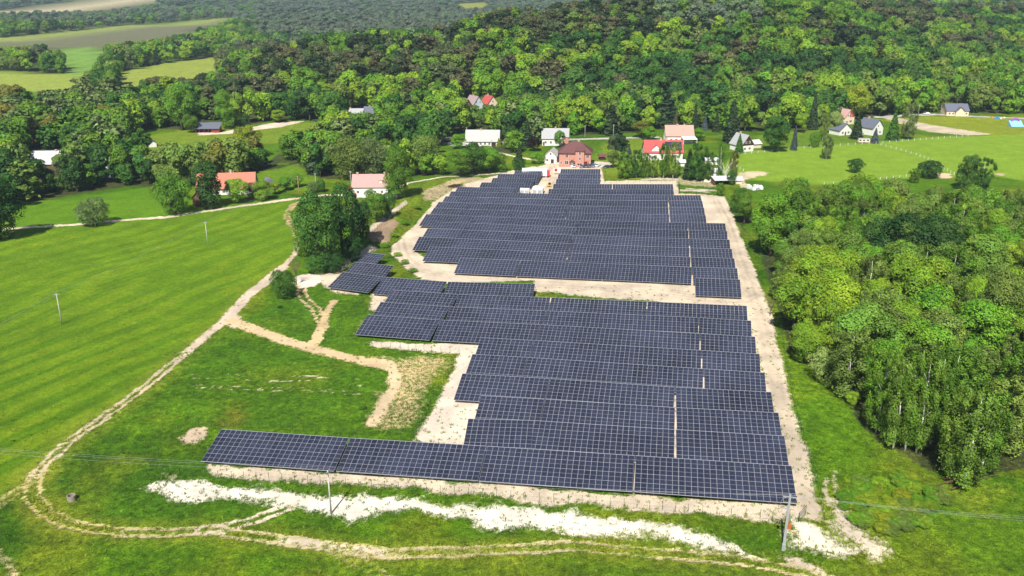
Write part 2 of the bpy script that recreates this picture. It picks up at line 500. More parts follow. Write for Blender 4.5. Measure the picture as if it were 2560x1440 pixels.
# swathes of the mown meadow left of the main track
a_, b_ = G(60, 880), G(660, 640)
ang = math.atan2(b_.y - a_.y, b_.x - a_.x)
mp = W(MAIN)
inl = in_poly(gx, gy, mp + [(-300, mp[-1][1]), (-300, mp[0][1])])
cr = -math.sin(ang) * gx + math.cos(ang) * gy
w_ = np.sin(cr / 9.5 * 2 * math.pi + 13 * (fbm(gx, gy, 45, 63) - 0.5)) * 0.5 + 0.5
w2 = np.sin(cr / 3.1 * 2 * math.pi + 12 * (fbm(gx, gy, 25, 64) - 0.5)) * 0.5 + 0.5
st = np.clip(0.75 * w_ + 0.35 * w2, 0, 1) * np.clip(fbm(gx, gy, 22, 65) * 1.6 - 0.1, 0, 1)
meadow = lerpc(np.tile(np.array([0.116, 0.240, 0.010]), (len(gx), 1)), np.array([0.178, 0.275, 0.016]), sstep(0.25, 0.8, st) * 0.85)
meadow = lerpc(meadow, np.array([0.070, 0.160, 0.008]), sstep(0.5, 0.1, st) * 0.65 + sstep(0.5, 0.8, n1) * 0.3)
fade = sstep(150, 280, gy) * 0.35
meadow = lerpc(meadow, np.array([0.165, 0.285, 0.022]), fade)
gcol = np.where(inl[:, None], meadow, gcol)
# verge of yellow grass along tracks
for P_, wd, am in ((MAIN[8:24], 7, 0.7), (LOOP, 5.5, 0.75), ([(577, 801), (756, 864), (900, 899)], 4, 0.5)):
    Pw = W(P_)
    ix = near_idx(Pw, 12)
    d, _, _ = seg_dist(gx[ix] + warpx[ix], gy[ix] + warpy[ix], Pw)
    gcol[ix] = lerpc(gcol[ix], np.array([0.24, 0.28, 0.045]), am * 0.8 * (1 - sstep(1.0, wd, d)) * (0.4 + 1.0 * fbm(gx[ix], gy[ix], 5, 66)))
def tint(px, c, a, soft=6, wp=2.0):
    P = W(px); ix = near_idx(P, 30)
    x, y = gx[ix] + wp * warpx[ix], gy[ix] + wp * warpy[ix]
    d, _, _ = seg_dist(x, y, P, True)
    d = np.where(in_poly(x, y, P), d, -d)
    gcol[ix] = lerpc(gcol[ix], np.array(c), a * sstep(-soft, soft, d))
tint([(780, 1385), (2100, 1415), (2700, 1480), (2400, 1600), (600, 1600)], (0.17, 0.225, 0.03), 0.35)
tint([(2050, 1150), (2330, 1190), (2560, 1250), (2560, 1440), (2250, 1400)], (0.13, 0.23, 0.02), 0.4)
tint([(2170, 1080), (2330, 1180), (2400, 1230), (2560, 1240), (2450, 1290), (2300, 1230)], (0.26, 0.26, 0.05), 0.35, 3)
tint([(1940, 880), (2060, 960), (2170, 1120), (2080, 1160), (2000, 1000)], (0.12, 0.26, 0.014), 0.75)
tint([(530, 1050), (590, 1020), (600, 1045), (550, 1065)], (0.25, 0.17, 0.045), 0.7, 2)
tint([(590, 800), (720, 740), (820, 720), (830, 860), (740, 850)], (0.065, 0.17, 0.014), 0.7)
tint([(420, 900), (580, 820), (960, 920), (960, 1060), (480, 1060)], (0.06, 0.16, 0.013), 0.45)
tint([(100, 1230), (400, 1140), (1030, 1100), (420, 1330)], (0.055, 0.155, 0.013), 0.4)
tint([(1000, 470), (1190, 440), (1080, 500), (960, 640), (910, 600)], (0.19, 0.24, 0.03), 0.6)
PASTURE = [(1790, 430), (1850, 380), (2000, 366), (2190, 356), (2300, 345), (2700, 330), (2700, 470), (2480, 440), (2250, 446), (2070, 462), (1880, 450)]
tint(PASTURE, (0.235, 0.375, 0.055), 0.9, 3, 0.3)
tint([(1800, 380), (1900, 340), (2060, 322), (2200, 335), (2190, 356), (2000, 366)], (0.14, 0.24, 0.03), 0.8, 3)
tint([(2195, 300), (2340, 290), (2700, 292), (2700, 335), (2480, 338), (2330, 325)], (0.27, 0.32, 0.04), 0.85, 3)
tint([(1470, 420), (1520, 345), (1700, 350), (1700, 450), (1620, 460)], (0.20, 0.28, 0.045), 0.75, 3)
tint([(325, 345), (480, 322), (800, 305), (800, 350), (330, 380)], (0.20, 0.28, 0.045), 0.8, 3)
tint([(20, 580), (28, 515), (390, 465), (490, 520), (740, 490), (400, 545)], (0.11, 0.25, 0.018), 0.7, 3)
tint([(630, 440), (745, 410), (790, 475), (680, 478)], (0.15, 0.27, 0.03), 0.7, 3)
tint([(-300, 175), (190, 185), (215, 195), (210, 232), (-300, 232)], (0.31, 0.38, 0.12), 0.95, 8, 0.5)
tint([(300, 240), (290, 185), (400, 158), (560, 140), (560, 200), (400, 215)], (0.30, 0.36, 0.11), 0.95, 8, 0.5)
tint([(110, 122), (275, 112), (250, 190), (180, 190)], (0.20, 0.36, 0.12), 0.95, 8, 0.5)
far_f = W([(-400, 128), (-400, 95), (0, 97), (300, 66), (600, 42), (600, 60), (480, 88), (300, 118), (100, 124)])
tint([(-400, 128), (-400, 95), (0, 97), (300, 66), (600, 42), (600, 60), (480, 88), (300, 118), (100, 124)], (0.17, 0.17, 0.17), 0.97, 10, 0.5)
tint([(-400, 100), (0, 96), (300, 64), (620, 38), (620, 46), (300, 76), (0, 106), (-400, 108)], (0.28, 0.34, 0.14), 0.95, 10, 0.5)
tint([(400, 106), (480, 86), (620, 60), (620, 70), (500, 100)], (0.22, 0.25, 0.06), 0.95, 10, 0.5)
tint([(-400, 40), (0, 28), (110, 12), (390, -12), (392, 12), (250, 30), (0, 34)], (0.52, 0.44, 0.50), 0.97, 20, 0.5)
tint([(1130, 26), (1135, 4), (1225, 2), (1225, 22)], (0.26, 0.28, 0.07), 0.97, 20, 0.5)
grough = np.where(inl, 0.15, 1.0)
for Pp in (PASTURE, [(20, 580), (28, 515), (390, 465), (490, 520), (740, 490), (400, 545)]):
    grough = np.where(in_poly(gx, gy, W(Pp)), 0.1, grough)
grough = grough * (1 - 0.6 * sstep(300, 420, gy))
# under the woods: brown leaf litter and shade plants
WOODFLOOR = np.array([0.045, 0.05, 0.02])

verts = np.stack([gx, gy, gz], 1)
ii = np.arange(nx * ny).reshape(ny, nx)
quads = np.stack([ii[:-1, :-1], ii[:-1, 1:], ii[1:, 1:], ii[1:, :-1]], -1).reshape(-1, 4)

m_ground, n_, out_ = new_mat("ground_cover")
b_g = principled(n_, out_, None, 0.9, 0, 0.12)
ag = nd(n_, "ShaderNodeAttribute", attribute_name="gcol")
ad = nd(n_, "ShaderNodeAttribute", attribute_name="dcol")
af = nd(n_, "ShaderNodeAttribute", attribute_name="dirt")
geo = nd(n_, "ShaderNodeNewGeometry")
def noise(scale, detail=4.0, rough=0.6, dist=0.0):
    q = nd(n_, "ShaderNodeTexNoise"); setin(q, Scale=scale, Detail=detail, Roughness=rough, Distortion=dist)
    n_.links.new(geo.outputs["Position"], q.inputs["Vector"])
    return q.outputs[0]
def mrange(src, a, b, c, d):
    q = nd(n_, "ShaderNodeMapRange"); setin(q, From_Min=a, From_Max=b, To_Min=c, To_Max=d)
    n_.links.new(src, q.inputs[0]); return q.outputs[0]
def mul(a, b):
    q = nd(n_, "ShaderNodeMath", operation='MULTIPLY')
    for i, s_ in enumerate((a, b)):
        if isinstance(s_, float): q.inputs[i].default_value = s_
        else: n_.links.new(s_, q.inputs[i])
    return q.outputs[0]
def vscale(v, f):
    q = nd(n_, "ShaderNodeVectorMath", operation='SCALE')
    n_.links.new(v, q.inputs[0]); n_.links.new(f, q.inputs["Scale"]); return q.outputs[0]
nA, nB, nC, nE = noise(0.9, 6, 0.7), noise(3.6, 6, 0.75), noise(0.13, 4, 0.6), noise(0.45, 5, 0.65, 0.6)
tuft = mul(mul(mrange(nA, 0.28, 0.72, 0.42, 1.52), mrange(nB, 0.3, 0.7, 0.38, 1.62)), mul(mrange(nC, 0.3, 0.7, 0.78, 1.2), mrange(nE, 0.3, 0.7, 0.72, 1.25)))
tmix = nd(n_, "ShaderNodeMix", data_type='FLOAT'); tmix.inputs["A"].default_value = 1.0
tsoft = mul(mrange(nA, 0.28, 0.72, 0.80, 1.20), mul(mrange(nB, 0.3, 0.7, 0.68, 1.32), mrange(nC, 0.3, 0.7, 0.86, 1.12)))
n_.links.new(tsoft, tmix.inputs["A"]); n_.links.new(tuft, tmix.inputs["B"]); n_.links.new(ad.outputs["Alpha"], tmix.inputs["Factor"])
g1 = vscale(ag.outputs["Color"], tmix.outputs["Result"])
hue = nd(n_, "ShaderNodeMix", data_type='RGBA', blend_type='MULTIPLY')
hue.inputs["B"].default_value = (1.35, 1.05, 0.9, 1)
n_.links.new(mrange(nE, 0.5, 0.72, 0.0, 0.75), hue.inputs["Factor"]); n_.links.new(g1, hue.inputs["A"])
d1 = vscale(ad.outputs["Color"], mul(mrange(nB, 0.3, 0.62, 0.78, 1.08), mrange(nA, 0.3, 0.7, 0.86, 1.08)))
addm = nd(n_, "ShaderNodeMath", operation='ADD'); n_.links.new(af.outputs["Fac"], addm.inputs[0])
mA = nd(n_, "ShaderNodeMath", operation='ADD'); n_.links.new(mrange(nA, 0.0, 1.0, -0.55, 0.55), mA.inputs[0]); n_.links.new(mrange(nE, 0.0, 1.0, -0.35, 0.35), mA.inputs[1])
n_.links.new(mA.outputs[0], addm.inputs[1])
fac = nd(n_, "ShaderNodeMapRange", interpolation_type='SMOOTHSTEP'); setin(fac, From_Min=0.24, From_Max=0.76)
n_.links.new(addm.outputs[0], fac.inputs[0])
mixc = nd(n_, "ShaderNodeMix", data_type='RGBA')
n_.links.new(fac.outputs[0], mixc.inputs["Factor"]); n_.links.new(hue.outputs["Result"], mixc.inputs["A"]); n_.links.new(d1, mixc.inputs["B"])
n_.links.new(mixc.outputs["Result"], b_g.inputs["Base Color"])
bpn = nd(n_, "ShaderNodeBump"); setin(bpn, Strength=0.75, Distance=0.45)
hgt = nd(n_, "ShaderNodeMath", operation='MULTIPLY_ADD')
n_.links.new(nB, hgt.inputs[0]); hgt.inputs[1].default_value = 0.5; n_.links.new(nA, hgt.inputs[2])
hg2 = mul(hgt.outputs[0], mrange(fac.outputs[0], 0, 1, 1.0, 0.3))
n_.links.new(hg2, bpn.inputs["Height"]); n_.links.new(bpn.outputs[0], b_g.inputs["Normal"])

def finish_ground(woodmask):
    global gcol
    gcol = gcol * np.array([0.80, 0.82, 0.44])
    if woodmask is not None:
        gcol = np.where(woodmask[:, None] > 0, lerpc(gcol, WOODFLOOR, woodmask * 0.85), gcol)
    fd = dirt[quads].mean(1)
    fk = np.zeros(len(quads), np.int8)
    kk = kindv[quads]
    am = np.argmax(dirt[quads], 1)
    fk = np.where(fd > 0.5, kk[np.arange(len(quads)), am], 0)
    for k, nm in ((0, "ground"), (1, "dirt_path"), (2, "sand_ground"), (3, "road")):
        q = quads[fk == k]
        if not len(q): continue
        used, inv = np.unique(q, return_inverse=True)
        me = np_mesh(nm, verts[used], inv.reshape(-1, 4), [m_ground])
        me.polygons.foreach_set("use_smooth", np.ones(len(q), bool))
        for an, arr in (("gcol", gcol), ("dcol", dcol)):
            a = me.attributes.new(an, 'FLOAT_COLOR', 'POINT')
            a.data.foreach_set("color", np.concatenate([arr[used], (grough[used, None] if an == 'dcol' else np.ones((len(used), 1)))], 1).astype(np.float32).ravel())
        a = me.attributes.new("dirt", 'FLOAT', 'POINT')
        a.data.foreach_set("value", dirt[used].astype(np.float32))
        tag(link(nm, me), kind="structure")
# ---------------------------------------------------------------- solar tables
def mat_cell():
    m, n, out = new_mat("solar_cell_glass")
    b = principled(n, out, (0.014, 0.016, 0.036), 0.16, 0.0, 0.6)
    tc = nd(n, "ShaderNodeTexCoord")
    w = nd(n, "ShaderNodeTexWave", wave_type='BANDS', bands_direction='X'); setin(w, Scale=0.876, Distortion=0.0)   # fine finger lines of the cells
    n.links.new(tc.outputs["Object"], w.inputs["Vector"])
    oi = nd(n, "ShaderNodeObjectInfo")
    mr = nd(n, "ShaderNodeMapRange"); setin(mr, From_Min=0.93, From_Max=1.0, To_Min=0.0, To_Max=0.35)
    n.links.new(w.outputs[0], mr.inputs[0])
    mx = nd(n, "ShaderNodeMix", data_type='RGBA')
    r = nd(n, "ShaderNodeMix", data_type='RGBA')
    r.inputs["A"].default_value = (0.014, 0.0175, 0.035, 1); r.inputs["B"].default_value = (0.024, 0.0285, 0.052, 1)
    n.links.new(oi.outputs["Random"], r.inputs["Factor"])
    n.links.new(r.outputs["Result"], mx.inputs["A"]); mx.inputs["B"].default_value = (0.12, 0.12, 0.15, 1)
    n.links.new(mr.outputs[0], mx.inputs["Factor"])
    ge = nd(n, "ShaderNodeNewGeometry")
    dn = nd(n, "ShaderNodeTexNoise"); setin(dn, Scale=0.07, Detail=5.0, Roughness=0.6); n.links.new(ge.outputs["Position"], dn.inputs["Vector"])
    dr = nd(n, "ShaderNodeMapRange"); setin(dr, From_Min=0.3, From_Max=0.7, To_Min=0.72, To_Max=1.45); n.links.new(dn.outputs[0], dr.inputs[0])
    dv = nd(n, "ShaderNodeVectorMath", operation='SCALE'); n.links.new(mx.outputs["Result"], dv.inputs[0]); n.links.new(dr.outputs[0], dv.inputs["Scale"])
    n.links.new(dv.outputs[0], b.inputs["Base Color"])                                    # thin uneven dust
    rr = nd(n, "ShaderNodeMapRange"); setin(rr, From_Min=0.3, From_Max=0.7, To_Min=0.10, To_Max=0.24); n.links.new(dn.outputs[0], rr.inputs[0])
    n.links.new(rr.outputs[0], b.inputs["Roughness"])
    return m
m_cell = mat_cell()
m_alu = mat_plain("anodised_aluminium", (0.37, 0.38, 0.41), 0.45, 0.0, 0.5, 0.08)
m_rail = mat_plain("bright_edge_rail", (0.32, 0.33, 0.36), 0.4, 0.0, 0.5, 0.08)
m_galv = mat_plain("galvanised_steel", (0.42, 0.43, 0.44), 0.5, 0.6, 0.5, 0.15)

MW, MH, TILT = 1.154, 2.30, math.radians(15)
def module_geo(mb, x0, y0, w, h):
    """one module in its plane: aluminium frame plate with two dark glass halves"""
    g = 0.012
    mb.box(x0 + g, x0 + w - g, y0 + g, y0 + h - g, -0.035, 0.0, 0)
    e, s = 0.034, 0.018
    for a, b in ((y0 + e, y0 + h / 2 - s), (y0 + h / 2 + s, y0 + h - e)):
        mb.poly([(x0 + e, a, 0.004), (x0 + w - e, a, 0.004), (x0 + w - e, b, 0.004), (x0 + e, b, 0.004)], 1)
_mod = MB(); module_geo(_mod, 0, 0, MW, MH)
mod_me = _mod.mesh("solar_module", [m_alu, m_cell])
ROW_AZ = math.atan2(-0.162, 0.987)
ORD = ["", "first", "second", "third", "fourth", "fifth", "sixth", "seventh", "eighth", "ninth", "tenth", "eleventh", "twelfth", "thirteenth", "fourteenth", "fifteenth", "sixteenth", "seventeenth"]
TOP_OFF = 3.25
n_mod = 0
rs = random.Random(4)

def solar_table(pl, pr, label, group, single):
    """pl, pr: pixels of the upper corners. Four modules high."""
    global n_mod
    A, B = G(*pl, off=TOP_OFF), G(*pr, off=TOP_OFF)
    d = B - A
    L = d.length
    ex = d.normalized()
    yaw = math.atan2(ex.y, ex.x)
    hn = Vector((-math.sin(yaw), math.cos(yaw), 0))            # horizontally uphill of the table
    tl = TILT + math.radians(rs.uniform(-0.8, 0.8))
    up = (hn * math.cos(tl) + Vector((0, 0, 1)) * math.sin(tl))
    up = (up - ex * up.dot(ex)).normalized()
    nz = ex.cross(up)
    n = max(2, round(L / MW))
    sx = L / (n * MW)
    O = A - up * (4 * MH)                                      # lower left corner
    base = O.copy(); base.z = tz(O.x, O.y)
    t = empty("solar_table", base)
    tag(t, label, "solar table", group)
    R = Matrix((ex, up, nz)).transposed().to_4x4()
    loc = O - base
    if single:
        for i in range(n):
            for j in range(4):
                o = bpy.data.objects.new("solar_module", mod_me)
                o.matrix_local = Matrix.Translation(loc + ex * (i * MW * sx) + up * (j * MH)) @ R @ Matrix.Diagonal((sx, 1, 1, 1))
                o.parent = t
                col.objects.link(o)
                n_mod += 1
    else:
        mb = MB()
        for i in range(n):
            for j in range(4):
                module_geo(mb, i * MW * sx, j * MH, MW * sx, MH)
        o = link("solar_modules", mb.mesh("solar_modules", [m_alu, m_cell]), t)
        o["kind"] = "stuff"
        o.matrix_local = Matrix.Translation(loc) @ R
    # steel frame: two purlins, rafters and post pairs standing on the ground
    mb = MB()
    fr = (ex, up, nz)
    def P(x, y, z): return loc + ex * x + up * y + nz * z
    for yy in (1.7, 4.6, 7.5):
        mb.tube(P(0.1, yy, -0.1), P(L - 0.1, yy, -0.1), 0.05, n=4)
    k = max(2, round(L / 4.6) + 1)
    for i in range(k):
        x = 0.6 + (L - 1.2) * i / (k - 1)
        mb.tube(P(x, 0.4, -0.2), P(x, 8.8, -0.2), 0.05, n=4)
        for yy in (1.7, 7.5):
            q = P(x, yy, -0.2) + base
            g = tz(q.x, q.y) - 0.2
            mb.tube(q - base, Vector((q.x, q.y, g)) - base, 0.06, n=5)
    for y0_, y1_, z0_ in ((4 * MH + 0.005, 4 * MH + 0.065, 0.02), (-0.06, -0.005, 0.02)):
        eo = link("edge_rail", MB().box(0, L, y0_, y1_, -0.045, z0_).mesh("edge_rail", [m_rail]), t)
        eo.matrix_local = Matrix.Translation(loc) @ R
    link("support_frame", mb.mesh("support_frame", [m_galv]), t)
    return t

FRONT = [  # rows of the near array, nearest first: [(left corner), (gap) ..., (right corner)] of the upper edges
    [(553, 1073), (874, 1095), (1217, 1115.5), (1588, 1139), (1979, 1165)],
    [(1170.6, 1047), (1336, 1051.5), (1688, 1074), (1961, 1090)],
    [(1202.5, 989), (1362, 998), (1689, 1019), (1946, 1032)],
    [(1156, 934), (1375, 946.5), (1688, 968), (1928, 980.5)],
    [(1181, 885.5), (1319, 893.5), (1760, 922), (1912, 932)],
    [(1202.5, 844), (1335, 851), (1755, 876), (1899, 885)],
    [(919, 787), (1101, 800), (1351, 811.5), (1751, 834), (1888, 842)],
    [(952, 755), (1125, 767), (1365, 777), (1747, 794), (1878, 802)],
    [(980, 725), (1146, 736), (1377.5, 744), (1618.5, 754), (1867, 765)],
    [(857.5, 680), (959, 692.5), (1119, 704.5), (1338, 710)],
    [(886.7, 655), (985, 664.7)],
    [(918, 631), (963.7, 637)],
]
REAR = [
    [[(1738, 695), (1850, 699)]],
    [[(1151, 645), (1302, 651), (1512, 659), (1731, 668), (1843, 671)]],
    [[(1075, 617), (1220, 623.5), (1421, 632.5), (1727, 643), (1836, 646)]],
    [[(1048, 592), (1140, 596), (1427, 609), (1725, 620), (1829.6, 622.5)]],
    [[(1069, 571), (1157, 575), (1433.6, 588), (1724, 597), (1824, 599.5)]],
    [[(1088, 555), (1173, 558), (1440.5, 569), (1722, 576), (1818, 578)]],
    [[(1065.5, 535.6), (1189.5, 541), (1448, 551), (1720, 557), (1813, 558.5)]],
    [[(1085, 520), (1162, 523), (1416, 532), (1674, 537), (1764, 538)]],
    [[(1097, 505), (1175, 508), (1420, 515), (1672, 519), (1760, 519.5)]],
    [[(1114, 490.7), (1187.5, 493), (1426, 499.5), (1670.7, 502), (1755.7, 502.5)]],
    [[(1128, 478.6), (1199, 480.5), (1430, 486), (1669, 488), (1751, 488)]],
    [[(1144.6, 467), (1290, 471)], [(1372, 472.5), (1527, 473), (1682, 473)]],
    [[(1204, 456), (1312, 458)], [(1384, 460), (1531, 460.5), (1682, 460.5)]],
    [[(1232, 445), (1336, 446.5)], [(1391, 447.5), (1501, 448)]],
    [[(1246, 435), (1350, 436)], [(1396, 435.5), (1501, 435.8)]],
    [[(1288, 427), (1356, 428)], [(1402, 423), (1501, 423)]],
]
def build_row(pts, rowword, array, single, start, total, group):
    for i in range(len(pts) - 1):
        (u0, v0), (u1, v1) = pts[i], pts[i + 1]
        gap = 0.14 * FPX / (G(u0, v0).y * CP + CAM_H * SP)          # half a gap in pixels
        gl = 0 if i == 0 else gap
        gr = 0 if i == len(pts) - 2 else gap
        s = (v1 - v0) / (u1 - u0)
        k = start + i
        lab = f"solar table, {ORD[k]} from the left of {total}, {rowword} row of the {array} array" if total > 1 else f"lone solar table, {rowword} row of the {array} array"
        solar_table((u0 + gl, v0 + gl * s), (u1 - gr, v1 - gr * s), lab, group, single)
NUM = ["", "one", "two", "three", "four", "five", "six"]
for r, pts in enumerate(FRONT):
    build_row(pts, "front" if r == 0 else ORD[r + 1], "near", True, 1, len(pts) - 1, "solar tables of the near array")
for r, parts in enumerate(REAR):
    tot = sum(len(p) - 1 for p in parts)
    st_ = 1
    for p in parts:
        build_row(p, "front" if r == 0 else ORD[r + 1], "far", False, st_, tot, "solar tables of the far array")
        st_ += len(p) - 1
print("modules", n_mod)
# ---------------------------------------------------------------- fences, poles, power lines
m_green = mat_plain("green_coated_wire", (0.012, 0.060, 0.032), 0.5, 0, 0.4, 0.1)
m_white = mat_plain("white_paint", (0.72, 0.72, 0.70), 0.6, 0, 0.3, 0.1)
m_conc = mat_plain("weathered_concrete", (0.46, 0.44, 0.40), 0.85, 0, 0.2, 0.2, 2.0)
m_wood = mat_plain("weathered_timber", (0.36, 0.26, 0.13), 0.85, 0, 0.2, 0.3, 3.0)
m_dwood = mat_plain("dark_timber", (0.055, 0.030, 0.022), 0.85, 0, 0.2, 0.3, 2.0)
m_steel = mat_plain("painted_steel", (0.40, 0.42, 0.44), 0.45, 0.3, 0.5, 0.12)
m_porc = mat_plain("brown_porcelain", (0.13, 0.06, 0.045), 0.25, 0, 0.6, 0.1)
m_wire = mat_plain("bare_conductor", (0.42, 0.43, 0.44), 0.5, 0.4, 0.5, 0.05)
m_black = mat_plain("black_rubber", (0.012, 0.012, 0.013), 0.7, 0, 0.3, 0.2)

post_me = MB().box(-.03, .03, -.03, .03, -0.3, 1.95).mesh("fence_post", [m_green])
_p = MB()
for i in range(17):
    x = i / 16
    _p.poly([(x - .0012, 0, .05), (x + .0012, 0, .05), (x + .0012, 0, 1.85), (x - .0012, 0, 1.85)])
for z in (0.08, 0.95, 1.82):
    _p.poly([(0, 0.004, z - .006), (1, 0.004, z - .006), (1, 0.004, z + .006), (0, 0.004, z + .006)])
panel_me = _p.mesh("wire_panel", [m_green])
wpost_me = MB().box(-.09, .09, -.09, .09, -0.3, 1.25, 0, 0.02).mesh("fence_post", [m_white])
rail_me = MB().box(0, 1, -.012, .012, 0.95, 1.0).box(0, 1, -.012, .012, 0.45, 0.49).mesh("fence_wire", [m_wire])

def fence_run(px, label, pm=None, pan=None, step=2.5, name="wire_fence", group=None):
    pts = [G(*p) for p in px]
    t = empty(name, pts[0]); tag(t, label, "fence", group)
    b0 = pts[0]
    prev = None
    for a, b in zip(pts[:-1], pts[1:]):
        L = math.hypot(b.x - a.x, b.y - a.y)
        n = max(1, round(L / step))
        for i in range(n + (1 if b is pts[-1] else 0)):
            f = i / n
            x, y = a.x + (b.x - a.x) * f, a.y + (b.y - a.y) * f
            p = Vector((x, y, tz(x, y)))
            yaw = math.atan2(b.y - a.y, b.x - a.x)
            o = link("fence_post", pm or post_me, t, p - b0, yaw)
            if prev is not None:
                d = p - prev
                l = d.length
                q = link("wire_panel" if pan is None else "fence_wire", pan or panel_me, t, prev - b0, math.atan2(d.y, d.x), (l, 1, 1))
                q.rotation_euler = (0, -math.asin(max(-1, min(1, d.z / l))), math.atan2(d.y, d.x))
            prev = p
    return t
fence_run([(1856, 572), (1880, 607), (1906, 646), (1925, 690), (1940, 745), (1950, 800), (1957, 860), (1965, 910), (1976, 965), (1990, 1030), (2003, 1080), (2017, 1125), (2032, 1175), (2046, 1225), (2060, 1300)],
          "long green wire fence along the site road beside the near wood")
fence_run([(1995, 1306), (1900, 1297), (1720, 1283), (1560, 1268), (1420, 1258), (1172, 1241), (962, 1224), (770, 1210), (673, 1203), (580, 1199), (480, 1192), (366, 1182)],
          "green wire fence in front of the front row of solar tables")
fence_run([(366, 1182), (397, 1135), (430, 1097), (465, 1064)], "short green wire fence left of the front row of solar tables")
fence_run([(465, 1064), (562, 1068), (675, 1072), (760, 1078), (851, 1088), (940, 1088), (1034, 1094)], "green wire fence behind the front row of solar tables")
fence_run([(1034, 1094), (1071, 1026), (1109, 958), (1139, 908), (1148, 884)], "green wire fence on the sandy strip beside the tan clearing")
fence_run([(1148, 884), (1080, 880), (1001, 873), (930, 866), (857, 862), (814, 858)], "green wire fence below the seventh row of solar tables")
fence_run([(814, 858), (850, 815), (880, 785), (900, 762), (918, 742)], "green wire fence slanting past the branch track to the upper tables")
fence_run([(918, 742), (880, 738), (845, 733), (815, 726)], "green wire fence below the upper small tables")
fence_run([(1058, 461), (1040, 488), (1015, 518), (999, 531), (975, 550), (950, 570), (925, 592)], "green wire fence on top of the earth bank")
fence_run([(1150, 442), (1200, 438), (1265, 435), (1300, 431)], "green wire fence along the lane behind the far array")
fence_run([(1512, 458), (1570, 458), (1640, 458), (1695, 459), (1700, 487), (1755, 490), (1812, 494), (1840, 540)], "green wire fence behind the right part of the far array")
fence_run([(1846, 387), (1895, 382), (1960, 376), (2010, 371), (2060, 367), (2120, 363), (2190, 359), (2240, 355), (2330, 348), (2420, 341)], "white post fence along the upper edge of the pasture", wpost_me, rail_me, 4.6, "pasture_fence")
fence_run([(2190, 360), (2240, 373), (2290, 388), (2330, 404), (2360, 424), (2385, 436)], "white post fence crossing the pasture", wpost_me, rail_me, 4.2, "pasture_fence")
fence_run([(2060, 462), (2130, 456), (2200, 449), (2265, 442)], "white post fence at the lower edge of the pasture", wpost_me, rail_me, 4.6, "pasture_fence")
fence_run([(1830, 405), (1842, 418), (1858, 428)], "short white post fence beside the scrap yard", wpost_me, rail_me, 4.2, "pasture_fence")

# site gate at the corner of the two fences
gp = G(1996, 1306)
gt = empty("gate", gp); tag(gt, "open green wire gate leaf at the front corner of the site", "gate")
mb = MB()
for a, b in (((0, 0, .05), (0, 0, 2.1)), ((0, 0, 2.0), (1.9, 2.2, 2.0)), ((1.9, 2.2, .1), (1.9, 2.2, 2.0)), ((0, 0, .15), (1.9, 2.2, .15))): mb.tube(a, b, 0.04, n=5)
mb.build("gate_frame", [m_green], gt)
mb = MB()
for i in range(20):
    f = (i + .5) / 20; mb.tube((1.9 * f, 2.2 * f, .15), (1.9 * f, 2.2 * f, 2.0), 0.008, n=3)
mb.build("gate_mesh", [m_green], gt)

def insulator(parent, p, mat=m_porc):
    mb = MB()
    for k, (r, z) in enumerate(((.05, 0), (.09, .06), (.05, .12), (.09, .18), (.04, .24))):
        mb.tube((p[0], p[1], p[2] + z), (p[0], p[1], p[2] + z + .06), r, r * .8, 6)
    mb.build("insulator", [mat], parent)

def pole(u, v, h, label, mat=m_conc, arm=1.9, yaw=0.0, r=0.17, levels=1):
    p = G(u, v)
    t = empty("utility_pole", p, yaw); tag(t, label, "pole", "poles of the power lines")
    MB().tube((0, 0, -0.5), (0, 0, h), r, r * 0.6, 8).build("shaft", [mat], t, True)
    tops = []
    for k in range(levels):
        z = h - 0.25 - 0.9 * k
        mb = MB(); mb.box(-arm / 2, arm / 2, -.06, .06, z - .06, z + .06)
        mb.tube((-arm * .3, 0, z), (0, 0, z - .6), .03, n=4); mb.tube((arm * .3, 0, z), (0, 0, z - .6), .03, n=4)
        mb.build("crossarm", [m_steel if mat is not m_wood else m_wood], t)
        if k == 0:
            for x in (-arm / 2 + .08, 0.0, arm / 2 - .08):
                zz = z + .06 if x else h
                insulator(t, (x, 0, zz))
                tops.append(Matrix.Rotation(yaw, 4, 'Z') @ Vector((x, 0, zz + .3)) + p)
    return t, tops
def wires(A, B, sag, label):
    for i, (a, b) in enumerate(zip(A, B)):
        mb = MB(); n = 14
        pts = [a.lerp(b, k / n) - Vector((0, 0, sag * 4 * (k / n) * (1 - k / n))) for k in range(n + 1)]
        o0 = pts[0].copy()
        for q, r_ in zip(pts[:-1], pts[1:]): mb.tube(q - o0, r_ - o0, 0.010, n=3, cap=False)
        o = mb.build("power_line", [m_wire]); o.location = o0
        tag(o, f"{('outer', 'middle', 'inner')[i]} wire {label}", "wire", "overhead wires")
yA = math.radians(80)
_, t1 = pole(155, 810, 9.2, "concrete power pole in the lower part of the left meadow", yaw=math.radians(25))
_, t2 = pole(520, 614, 9.0, "concrete power pole in the upper part of the left meadow", yaw=math.radians(25))
_, t3 = pole(748, 492, 9.5, "yellowish wooden power pole at the fork of the tracks", m_wood, yaw=math.radians(25), levels=2)
_, t4 = pole(828, 1284, 9.0, "concrete power pole standing in the pale sand strip", yaw=yA, r=0.19)
_, t0 = pole(-420, 1190, 9.0, "concrete power pole outside the left edge", yaw=yA)
_, t6 = pole(-260, 1040, 9.0, "concrete power pole left of the meadow", yaw=math.radians(25))
